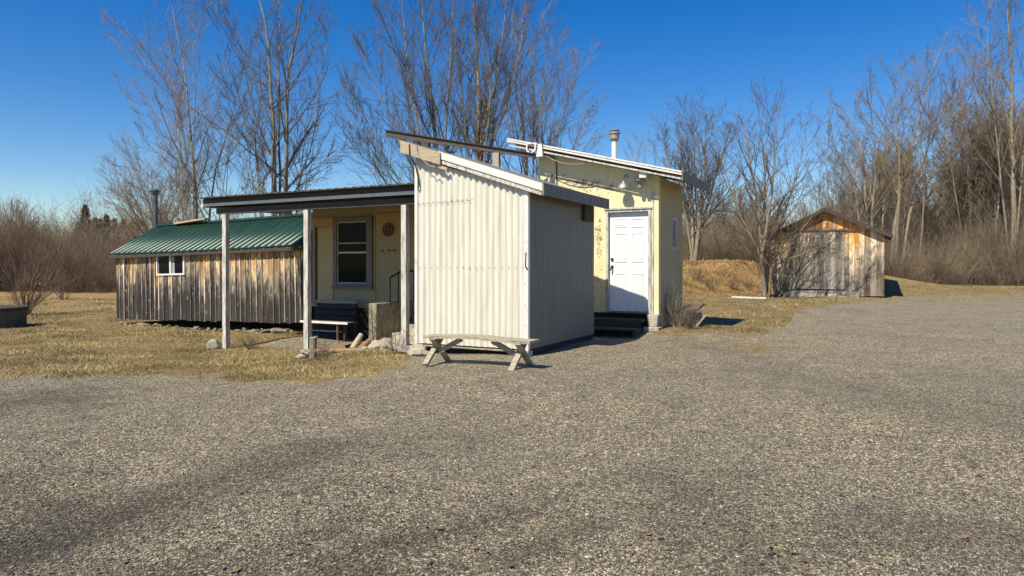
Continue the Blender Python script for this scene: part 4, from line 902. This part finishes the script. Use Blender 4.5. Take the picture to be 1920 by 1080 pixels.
def tree(label, x, y, stems, seed, levels, barkm='bark', twigm='twig', name='bare_tree', group=None, z=None, wob=.05, cat='tree'):
    """stems: list of (points relative to base, r0, r1); levels: list of grow kwargs"""
    rs = np.random.RandomState(seed); g0 = gz1(x, y)-.1 if z is None else z
    root = thing(name, label, cat, (x, y, g0), 0, group)
    P = np.stack([resample(s[0], 14) for s in stems]); nz = rs.randn(*P.shape)*wob; nz[:, 0] = 0; P = P + np.cumsum(nz, axis=1)*.5
    R = np.stack([np.linspace(1, 0, 14)**1.15*(s[1]*.78-s[2]*.55)+s[2]*.55 for s in stems])
    np_mesh('trunk', *tubes(P, R, 8), barkm, root, smooth=True)
    parts = []; p, r = P, R
    for k, lv in enumerate(levels):
        p, r = grow(rs, p, r, **lv); parts.append(tubes(p, r, 5 if k == 0 else 3))
    V, Q = pack(parts); np_mesh('crown', V, Q, twigm, root)
    return root
def LV(m1=16, m2=9, m3=6, a=38, up=.10, l1=.38, l2=.45, l3=.5, lo=.25, minr=.0052, m4=0, jit=.13):
    return [dict(m=int(m1*1.38), lo=lo, hi=.99, ang=a, lenf=l1*1.15, n=9, jit=jit*.7, up=up*.85, rr_=.45, minr=minr*1.9),
         dict(m=m2, lo=.12, hi=1., ang=35, lenf=l2, n=6, jit=jit*.9, up=up*.9, rr_=.55, minr=minr*1.25),
         dict(m=m3+2, lo=.12, hi=1., ang=34, lenf=l3*1.02, n=4, jit=jit*1.1, up=up*.6, rr_=.6, minr=minr*.9)]
def stem_px(D, pts, zb, dd=0):     # a stem traced at distance D, relative to base
    x0 = dirx(pts[0][0], D); out = []
    for i, (px, py) in enumerate(pts):
        dv = D + dd*i/(len(pts)-1); out.append((dirx(px, dv)-x0, dv-D, CAMH+(HZ-py)*dv/F-zb))
    return out
def ptree(label, D, stems, seed, levels, **kw):
    px0 = stems[0][0][0][0]; x = dirx(px0, D); zb = gz1(x, D)-.15; S = []
    for pts, r0, r1, dd in stems:
        st = stem_px(D, pts, zb, dd); ox = dirx(pts[0][0], D)-x
        st = [(a+ox, b, c) for a, b, c in st]; st[0] = (st[0][0], 0, 0); S.append((st, r0, r1))
    return tree(label, x, D, S, seed, levels, z=zb, **kw)
# left group behind the board shed
ptree('tall pale barked bare tree behind the green roof with a broken low limb', 30,
      [([(372, 500), (368, 380), (362, 270), (356, 180), (340, 90), (325, 10)], .15, .02, 1.5), ([(366, 400), (361, 300), (366, 180), (376, 90), (380, 20)], .06, .015, -1.5),
       ([(363, 310), (345, 240), (320, 160), (290, 110), (250, 72)], .05, .012, -2), ([(360, 240), (330, 170), (285, 125), (235, 120)], .045, .012, 1), ([(364, 340), (345, 290), (330, 240), (280, 200), (245, 190)], .04, .012, 1), ([(362, 365), (330, 320), (300, 290), (255, 255)], .035, .015, -1)],
      21, LV(12, 8, 6, 34, .09, .30, .42, .5, .30), barkm='pale_bark', twigm='twig_pale')
ptree('slender forked bare tree leaning right beside the pale barked one', 31,
      [([(386, 500), (393, 372), (405, 310), (425, 245), (440, 180), (455, 110)], .10, .015, -1), ([(398, 340), (425, 300), (445, 275), (490, 235)], .045, .012, 1), ([(415, 270), (430, 220), (470, 180), (500, 150)], .035, .01, 1)],
      22, LV(11, 7, 5, 38, .08, .30, .42, .5, .3), barkm='pale_bark', twigm='twig')
ptree('tallest dark twin trunk bare tree rising above the porch roof', 27,
      [([(512, 510), (511, 360), (514, 250), (505, 150), (498, 70), (470, -60)], .20, .035, 1), ([(528, 510), (538, 350), (541, 250), (538, 150), (560, 60), (575, -60)], .17, .03, -1),
       ([(522, 510), (524, 350), (522, 260), (525, 160), (532, 60), (525, -50)], .10, .02, 2), ([(511, 330), (480, 260), (450, 190), (425, 110), (400, 20)], .05, .012, -2), ([(539, 330), (570, 270), (590, 200), (612, 120), (620, 60)], .06, .012, 1),
       ([(505, 350), (470, 300), (440, 260), (400, 240)], .04, .012, 1), ([(541, 320), (580, 310), (620, 295), (660, 270)], .04, .01, 1), ([(506, 160), (470, 90), (430, 40), (400, -20)], .06, .015, -1)],
      23, LV(13, 9, 6, 36, .07, .27, .42, .5, .28), barkm='bark', twigm='twig')
ptree('round topped bare tree behind the stove pipe of the green roofed shed', 36,
      [([(290, 500), (288, 430), (270, 370), (250, 330)], .13, .02, -1), ([(290, 500), (292, 420), (290, 350), (285, 310)], .12, .02, 1), ([(290, 500), (298, 430), (320, 370), (335, 330)], .12, .02, 0), ([(290, 500), (285, 440), (245, 390), (215, 350)], .10, .02, 1), ([(290, 500), (300, 440), (335, 400), (350, 360)], .09, .02, -1)],
      24, LV(18, 9, 7, 34, .05, .50, .48, .52, .2), barkm='tan_bark', twigm='twig_pale')
# the big vase-shaped clump behind the metal shed
ptree('huge vase shaped bare tree clump behind the metal shed, left half', 29,
      [([(815, 510), (818, 290), (812, 180), (800, 90), (790, -30)], .19, .03, 1), ([(790, 510), (785, 330), (765, 200), (735, 100), (715, 10)], .11, .02, -1.5), ([(800, 510), (790, 350), (750, 240), (700, 150), (680, 90)], .10, .02, 1.5),
       ([(820, 510), (830, 330), (840, 180), (845, 60), (850, -40)], .12, .02, -1), ([(790, 510), (770, 370), (720, 280), (680, 200), (650, 150)], .08, .015, 0), ([(785, 510), (760, 400), (715, 330), (670, 250), (650, 180)], .07, .015, 1), ([(805, 510), (800, 340), (775, 180), (760, 60), (750, -40)], .11, .02, 2)],
      25, LV(14, 10, 8, 27, .09, .30, .42, .5, .3), barkm='bark', twigm='twig')
ptree('huge vase shaped bare tree clump behind the metal shed, thick mossy centre trunk', 28,
      [([(893, 510), (895, 290), (895, 190), (888, 90), (880, -40)], .24, .04, 1), ([(905, 510), (905, 250), (935, 130), (950, 20), (955, -40)], .13, .025, -1), ([(880, 510), (880, 310), (865, 160), (850, 40)], .11, .02, 1), ([(900, 510), (910, 300), (950, 190), (975, 90), (985, 0)], .11, .02, 2), ([(890, 510), (900, 340), (915, 200), (915, 90), (910, -20)], .12, .02, -2)],
      26, LV(14, 10, 8, 27, .09, .29, .42, .5, .35), barkm='tan_bark', twigm='twig')
ptree('rounded right half of the bare tree clump reaching towards the white flue', 30,
      [([(985, 510), (988, 330), (975, 210), (960, 110), (965, 40)], .14, .02, 1), ([(1010, 510), (1015, 330), (1010, 220), (1020, 120), (1025, 70)], .13, .02, -1), ([(1010, 510), (1020, 340), (1050, 250), (1070, 170), (1080, 120)], .09, .015, 1), ([(1015, 510), (1030, 370), (1075, 290), (1100, 220)], .08, .015, -1), ([(990, 510), (1000, 320), (1000, 220), (995, 130), (1000, 60)], .09, .02, 2)],
      27, LV(13, 10, 8, 28, .08, .32, .42, .5, .3), barkm='bark', twigm='twig_pale')
# between the yellow building and the barn
ptree('broad bare tree with twin trunks right of the yellow building', 40,
      [([(1298, 512), (1300, 420), (1285, 320), (1268, 240)], .17, .025, 1), ([(1302, 512), (1312, 420), (1320, 310), (1325, 225)], .17, .025, -1), ([(1298, 512), (1290, 410), (1262, 320), (1245, 260)], .10, .02, 0), ([(1303, 512), (1325, 400), (1350, 310), (1360, 240)], .10, .02, 1), ([(1300, 512), (1305, 400), (1300, 300), (1298, 225)], .11, .02, 2)],
      28, LV(18, 10, 7, 34, .06, .38, .45, .52, .22), barkm='tan_bark', twigm='twig')
ptree('bushy many stemmed bare tree standing at the left corner of the barn', 32.2,
      [([(1436, 552), (1436, 480), (1425, 400), (1405, 300), (1395, 225)], .17, .02, 1), ([(1434, 552), (1432, 480), (1450, 380), (1460, 280), (1465, 200)], .15, .02, -1), ([(1436, 552), (1440, 480), (1475, 400), (1500, 320), (1515, 250)], .10, .015, 1), ([(1434, 552), (1425, 470), (1385, 390), (1360, 310), (1350, 260)], .10, .015, 0),
       ([(1438, 552), (1442, 490), (1490, 440), (1535, 380), (1545, 330)], .07, .012, 1), ([(1434, 552), (1432, 450), (1435, 350), (1430, 250), (1432, 195)], .12, .015, 2), ([(1434, 552), (1420, 490), (1375, 440), (1345, 400)], .06, .012, -1), ([(1440, 545), (1446, 475), (1480, 455), (1530, 465), (1570, 490)], .055, .01, -1.2), ([(1440, 545), (1450, 490), (1500, 480), (1560, 455), (1600, 430)], .045, .01, -1.5), ([(1438, 545), (1448, 510), (1480, 520), (1520, 525)], .04, .01, -1)],
      29, LV(13, 8, 5, 36, .06, .36, .44, .52, .2), barkm='tan_bark', twigm='twig_red')
ptree('small feathery bare tree peeking over the yellow building roof', 48,
      [([(1210, 500), (1208, 380), (1205, 300), (1203, 255)], .08, .012, 1), ([(1210, 500), (1220, 390), (1228, 310), (1232, 260)], .08, .012, -1), ([(1210, 500), (1195, 400), (1190, 330), (1185, 290)], .07, .012, 0)],
      30, LV(11, 8, 6, 26, .08, .32, .4, .5, .2), barkm='bark', twigm='twig_pale')
# wood edge, right
ptree('spreading bare tree directly behind the barn roof', 47,
      [([(1632, 512), (1625, 400), (1622, 310), (1600, 230), (1575, 190)], .20, .03, 1), ([(1632, 512), (1635, 400), (1640, 300), (1630, 220), (1628, 170)], .15, .02, -1), ([(1625, 420), (1600, 330), (1560, 270), (1545, 225)], .10, .015, 0), ([(1640, 512), (1655, 420), (1658, 330), (1662, 250), (1655, 180)], .12, .02, 1)],
      31, LV(13, 9, 6, 36, .06, .30, .42, .5, .3, .008), barkm='tan_bark', twigm='twig_pale')
ptree('sunlit tall bare tree with three pale trunks right of the barn', 46,
      [([(1668, 520), (1678, 420), (1695, 320), (1720, 240), (1745, 150), (1765, 100)], .20, .03, 1), ([(1678, 520), (1685, 400), (1690, 300), (1680, 200), (1690, 130)], .18, .025, -1), ([(1690, 520), (1705, 400), (1730, 300), (1765, 220), (1800, 150)], .16, .025, 1), ([(1720, 300), (1740, 230), (1735, 150), (1730, 110)], .08, .015, 0)],
      32, LV(13, 9, 6, 36, .06, .32, .42, .5, .32, .008), barkm='tan_bark', twigm='twig_pale')
ptree('broad crowned dark bare tree deep in the wood at right', 52,
      [([(1822, 520), (1822, 380), (1815, 280), (1800, 180), (1820, 110)], .26, .03, 1), ([(1822, 400), (1850, 300), (1870, 220), (1885, 150)], .12, .02, 1), ([(1820, 420), (1785, 320), (1770, 240), (1790, 160)], .12, .02, -1), ([(1822, 360), (1835, 250), (1840, 160), (1835, 90)], .10, .02, 0)],
      33, LV(14, 9, 6, 38, .05, .30, .42, .5, .3, .008), barkm='tan_bark', twigm='twig')
ptree('tallest bare tree at the right edge of the frame, cut by its top', 45,
      [([(1900, 522), (1902, 380), (1895, 250), (1900, 130), (1890, 20), (1895, -60)], .26, .04, 1), ([(1898, 300), (1865, 180), (1855, 80), (1860, 0)], .10, .02, 1), ([(1900, 250), (1925, 150), (1935, 50), (1930, -20)], .10, .02, 1)],
      34, LV(15, 9, 6, 36, .06, .28, .42, .5, .3, .008), barkm='tan_bark', twigm='twig_pale')
ptree('thin white barked birch leaning in the wood right of the barn', 49,
      [([(1862, 520), (1868, 420), (1875, 340), (1873, 260), (1880, 190)], .12, .02, 1)], 35, LV(12, 8, 5, 34, .08, .28, .42, .5, .4, .008), barkm='pale_bark', twigm='twig')

# generic wood trees, copied
def gtree(seed, H, nst, r, spread, m1, barkm, twigm):
    rs = np.random.RandomState(seed); S = []
    for i in range(nst):
        a = rs.rand()*6.28; q = spread*rs.uniform(.3, 1); S.append(([(0,0,0), (math.cos(a)*q*.2, math.sin(a)*q*.2, H*.3), (math.cos(a)*q*.6, math.sin(a)*q*.6, H*.65), (math.cos(a)*q, math.sin(a)*q, H*rs.uniform(.85, 1.05))], r*(1 if i == 0 else .7), .02))
    return tree('bare leafless tree in the thick of the wood at right', 0, 0, S, seed, LV(m1, 9, 7, 36, .06, .30, .42, .5, .22, .009), barkm, twigm, group='bare trees of the right hand wood', z=0, wob=.08)
G = [gtree(51, 15, 3, .14, 3.0, 17, 'tan_bark', 'twig_pale'), gtree(52, 13, 2, .13, 2.2, 20, 'tan_bark', 'twig_pale'), gtree(53, 11, 4, .10, 3.2, 16, 'tan_bark', 'twig_pale'), gtree(54, 16, 2, .16, 2.4, 20, 'tan_bark', 'twig_pale'), gtree(55, 8, 4, .08, 2.0, 11, 'tan_bark', 'twig_red')]
rg = random.Random(77); cnt = 0; used = [False]*5
spots = []
for i in range(100):
    D = rg.uniform(48, 80); px = rg.uniform(1560, 2010) if i % 3 else rg.uniform(1660, 2000); spots.append((px, D, rg.choice([0,1,1,2,3,4,2]), rg.uniform(.78, 1.08)*(.55+.5*min(1, max(0, (px-1500)/330)))))
left = []
for px, D, k, sc in spots:
    x_, y_ = dirx(px, D), D
    o = G[k] if not used[k] else copy_tree(G[k]); used[k] = True
    o.location = (x_, y_, gz1(x_, y_)-.1); o.rotation_euler = (0, 0, rg.uniform(0, 6.28)); o.scale = (sc, sc, sc)
for i in range(26):                     # lower saplings between the yellow building and the barn, and behind
    D = rg.uniform(52, 75); px = rg.uniform(1180, 1600); k = rg.choice([2, 4, 4]); sc = rg.uniform(.55, .8)*.8; x_, y_ = dirx(px, D), D
    o = copy_tree(G[k]); o.location = (x_, y_, gz1(x_, y_)-.1); o.rotation_euler = (0, 0, rg.uniform(0, 6.28)); o.scale = (sc, sc, sc)
    tag(o, 'low bare tree in the distance between the yellow building and the barn', 'tree', 'far low bare trees behind the barn')
for i in range(30):                     # far left
    D = rg.uniform(48, 70); px = rg.uniform(-60, 400); k = rg.choice([2, 4, 4]); sc = rg.uniform(.34, .5)*(1.25 if px < 60 else .85); x_, y_ = dirx(px, D), D
    o = copy_tree(G[k]); o.location = (x_, y_, gz1(x_, y_)-.1); o.rotation_euler = (0, 0, rg.uniform(0, 6.28)); o.scale = (sc, sc, sc*.9)
    tag(o, 'bare scrubby tree in the thicket beyond the left field', 'tree', 'scrubby trees of the left thicket')

# thickets
def thicket(name, label, seed, n, region, H, m, per=26, hmod=None, th=.010, fan=.34):
    rs = np.random.RandomState(seed); D0, D1, p0, p1 = region
    D = rs.uniform(D0, D1, n); px = rs.uniform(p0, p1, n); x = (px-960)/F*D; z = gz(x, D)-.05
    h = H*rs.gamma(9, 1/9., n).clip(.35, 1.5)
    if hmod is not None: h *= hmod(px)
    K = n*per; bx = np.repeat(x, per)+rs.randn(K)*.3; by = np.repeat(D, per)+rs.randn(K)*.3; bz_ = np.repeat(z, per); hh = np.repeat(h, per)*rs.uniform(.3, 1.1, K)
    a = rs.rand(K)*6.28; t = rs.rand(K)**.7*fan*2.4; d = unit(np.stack([np.cos(a)*t, np.sin(a)*t, np.ones(K)], 1))
    ns = 5; P = np.empty((K, ns, 3)); P[:, 0] = np.stack([bx, by, bz_], 1)
    for s in range(1, ns):
        d = unit(d+rs.randn(K, 3)*.2); P[:, s] = P[:, s-1]+d*(hh/(ns-1))[:, None]
    R = np.maximum(hh*.0032, th*.55)[:, None]*np.linspace(1, .35, ns)[None]
    p2, r2 = grow(rs, P, R, m=6, lo=.2, hi=.98, ang=48, lenf=.42, n=4, jit=.25, up=.04, rr_=.6, minr=th*.45)
    V, Q = pack([tubes(P, R, 3), tubes(p2, r2, 3)]); o = np_mesh(name, V, Q, m, rnd=None); tag(o, label, 'thicket', kind='stuff')
thicket('thicket', 'dense reddish brown bare brush beyond the left field', 61, 1300, (38, 60, -120, 420), 3.3, 'scrub_red', 18, lambda p: np.interp(p, [-120, 0, 60, 130, 230, 400], [1.2, 1.2, 1.0, .88, .75, .7]))
thicket('thicket', 'grey brown undergrowth filling the foot of the right hand wood', 62, 1500, (43, 72, 1600, 2050), 3.1, 'scrub', 18, lambda p: np.interp(p, [1600, 1680, 1800, 2050], [.8, .9, 1.15, 1.3]))
thicket('thicket', 'low grey brush behind the orange grass bank', 63, 900, (46, 66, 1150, 1640), 3.2, 'scrub', 18)
thicket('thicket', 'distant scrub seen between the trunks behind the buildings', 64, 1700, (66, 95, -150, 2080), 6.0, 'scrub', 18, lambda p: np.interp(p, [1450, 1600, 1750, 2080], [1, 1.0, 1.05, 1.1]), th=.022, fan=.3)
# individual shrubs
def shrub(label, x, y, H, nst, seed, m='scrub', fan=.5, th=.006, group=None, lean=(0, 0), name='bare_shrub'):
    rs = np.random.RandomState(seed); a = rs.rand(nst)*6.28; t = rs.rand(nst)**.6*fan; d = unit(np.stack([np.cos(a)*t+lean[0], np.sin(a)*t+lean[1], np.ones(nst)], 1)); hh = H*rs.uniform(.5, 1.1, nst)
    P = np.empty((nst, 6, 3)); P[:, 0] = np.stack([np.cos(a)*.07, np.sin(a)*.07, np.zeros(nst)], 1)*min(1, H/1.5)
    for s in range(1, 6): d = unit(d+rs.randn(nst, 3)*.1); P[:, s] = P[:, s-1]+d*(hh/5)[:, None]
    R = np.maximum(hh*.006, th)[:, None]*np.linspace(1, .35, 6)[None]; root = thing(name, label, 'shrub', (x, y, gz1(x, y)-.03), 0, group)
    np_mesh('stems', *tubes(P, R, 5), m, root)
    p2, r2 = grow(rs, P, R, m=6, lo=.25, hi=.98, ang=34, lenf=.4, n=4, jit=.12, up=.08, rr_=.6, minr=th*.6); p3, r3 = grow(rs, p2, r2, m=4, lo=.2, hi=1, ang=34, lenf=.45, n=3, jit=.12, up=.05, rr_=.7, minr=th*.45)
    V, Q = pack([tubes(p2, r2, 3), tubes(p3, r3, 3)]); np_mesh('twigs', V, Q, m, root); return root
shrub('fan shaped bare shrub behind the round concrete ring', dirx(48, 22.5), 22.5, 2.3, 40, 71, 'twig_red', .75, .008)
shrub('sprawling bare shrub between the ring and the board shed', dirx(120, 31), 31, 1.8, 22, 72, 'twig_red', .7, .008)
x_, y_ = fr(TK+.22, SY+.55); shrub('dry twiggy bush leaning on the side wall of the yellow building', x_, y_, .95, 34, 73, 'twig_pale', .5, .005, lean=(-.15, 0))
x_, y_ = fr(TK+.55, SY+.3); shrub('tangle of dead stems between yellow building and tipped bench', x_, y_, .55, 26, 74, 'twig', .9, .005)
x_, y_ = fr(T(742, -.25), -.25); shrub('thin twiggy shrub growing from the rubble before the porch', x_, y_, .6, 16, 75, 'twig_red', .75, .0035)
x_, y_ = fr(T(730, 1.2), .75); shrub('dead stalks standing between porch steps and right post', x_, y_, .95, 14, 76, 'twig_dark', .35, .005)
x_, y_ = fr(T(470, .3), .3); shrub('low dead weeds sprawling right of the left porch post', x_, y_, .35, 22, 77, 'twig', 1.4, .004)
x_, y_ = fr(T(605, -.25), -.25); shrub('tangle of dead twigs at the foot of the middle porch post', x_, y_, .35, 26, 78, 'twig_red', 1.6, .004)
for i, (px, D, H) in enumerate(((1310, 35, .9), (1335, 34, 1.0), (1375, 35, .9), (1405, 36, .8))):
    shrub('small rusty shrub on the orange grass bank', dirx(px, D), D, H, 26, 80+i, 'twig_red', .8, .006, 'small shrubs on the orange bank')
blades('bank_grass', 'tall rust orange grass on the bank left of the barn', 60000, (32, 46, 1250, 1450), 'orange_blades', (.08, .24), .95, 9, .003, .2)

# conifers far left
def conifer(label, px, D, H, seed):
    rs = np.random.RandomState(seed); x, y = dirx(px, D), D; root = thing('pine_tree', label, 'tree', (x, y, gz1(x, y)), 0, 'dark evergreens on the left skyline')
    b = MB(); b.tube([(0,0,-.2), (0,0,H*.5), (0,0,H)], [.18, .1, .02], 8); b.build('trunk', 'bark', root)
    n = 1500; u = rs.rand(n)**.8; z = H*(.12+.88*u); rad = (1-u)**.85*H*.22*rs.uniform(.3, 1.1, n)+.05; a = rs.rand(n)*6.28
    c = np.stack([np.cos(a)*rad, np.sin(a)*rad, z-rad*.25], 1); s = rs.uniform(.14, .34, n); d1 = unit(rs.randn(n, 3)*np.array([1, 1, .5]))*s[:, None]; d2 = unit(rs.randn(n, 3))*s[:, None]*.45
    V = np.stack([c-d1, c-d2, c+d1, c+d2], 1).reshape(-1, 3); np_mesh('crown', V, np.arange(4*n).reshape(-1, 4), 'needles', root)
for i, (px, D, H) in enumerate(((160, 78, 7.7), (178, 80, 6.4), (200, 82, 6.9), (215, 84, 6.6), (232, 82, 6.4), (147, 84, 6.2), (188, 90, 7.0), (245, 86, 6.2))):
    conifer('tallest dark evergreen on the left skyline' if i == 0 else 'dark evergreen on the skyline left of the board shed', px, D, H, 90+i)
# distant utility pole
x_, y_ = dirx(1355, 58), 58; up_ = thing('utility_pole', 'distant wooden utility pole seen between the two bare trees', 'pole', (x_, y_, gz1(x_, y_)))
b = MB(); b.tube([(0,0,-.2), (0,0,5.6)], [.13, .10], 10); b.build('pole', 'tan_bark', up_); b = MB(); b.box(-.7, .7, -.05, .05, 5.1, 5.22); b.build('crossarm', 'brown_wood', up_)
# dead leaves and bark crumbs blown over the gravel
def leaf_bits():
    rs = np.random.RandomState(15); n = 420; D = 3*np.exp(rs.rand(n)*math.log(14/3)); x = (rs.uniform(-40, 1960, n)-960)/F*D; a = rs.rand(n)*6.28; r = rs.uniform(.008, .028, n)
    dx = np.stack([np.cos(a), np.sin(a), rs.uniform(-.2, .3, n)], 1)*r[:, None]; dy = np.stack([-np.sin(a), np.cos(a), rs.uniform(-.2, .3, n)], 1)*r[:, None]*rs.uniform(.25, .7, (n, 1))
    c = np.stack([x, D, gz(x, D)+.012], 1); V = np.stack([c-dx, c-dy, c+dx, c+dy], 1).reshape(-1, 3)
    tag(np_mesh('dead_leaves', V, np.arange(4*n).reshape(-1, 4), 'litter'), 'dead brown leaves and bark crumbs scattered on the gravel', 'leaves', kind='stuff')
leaf_bits()
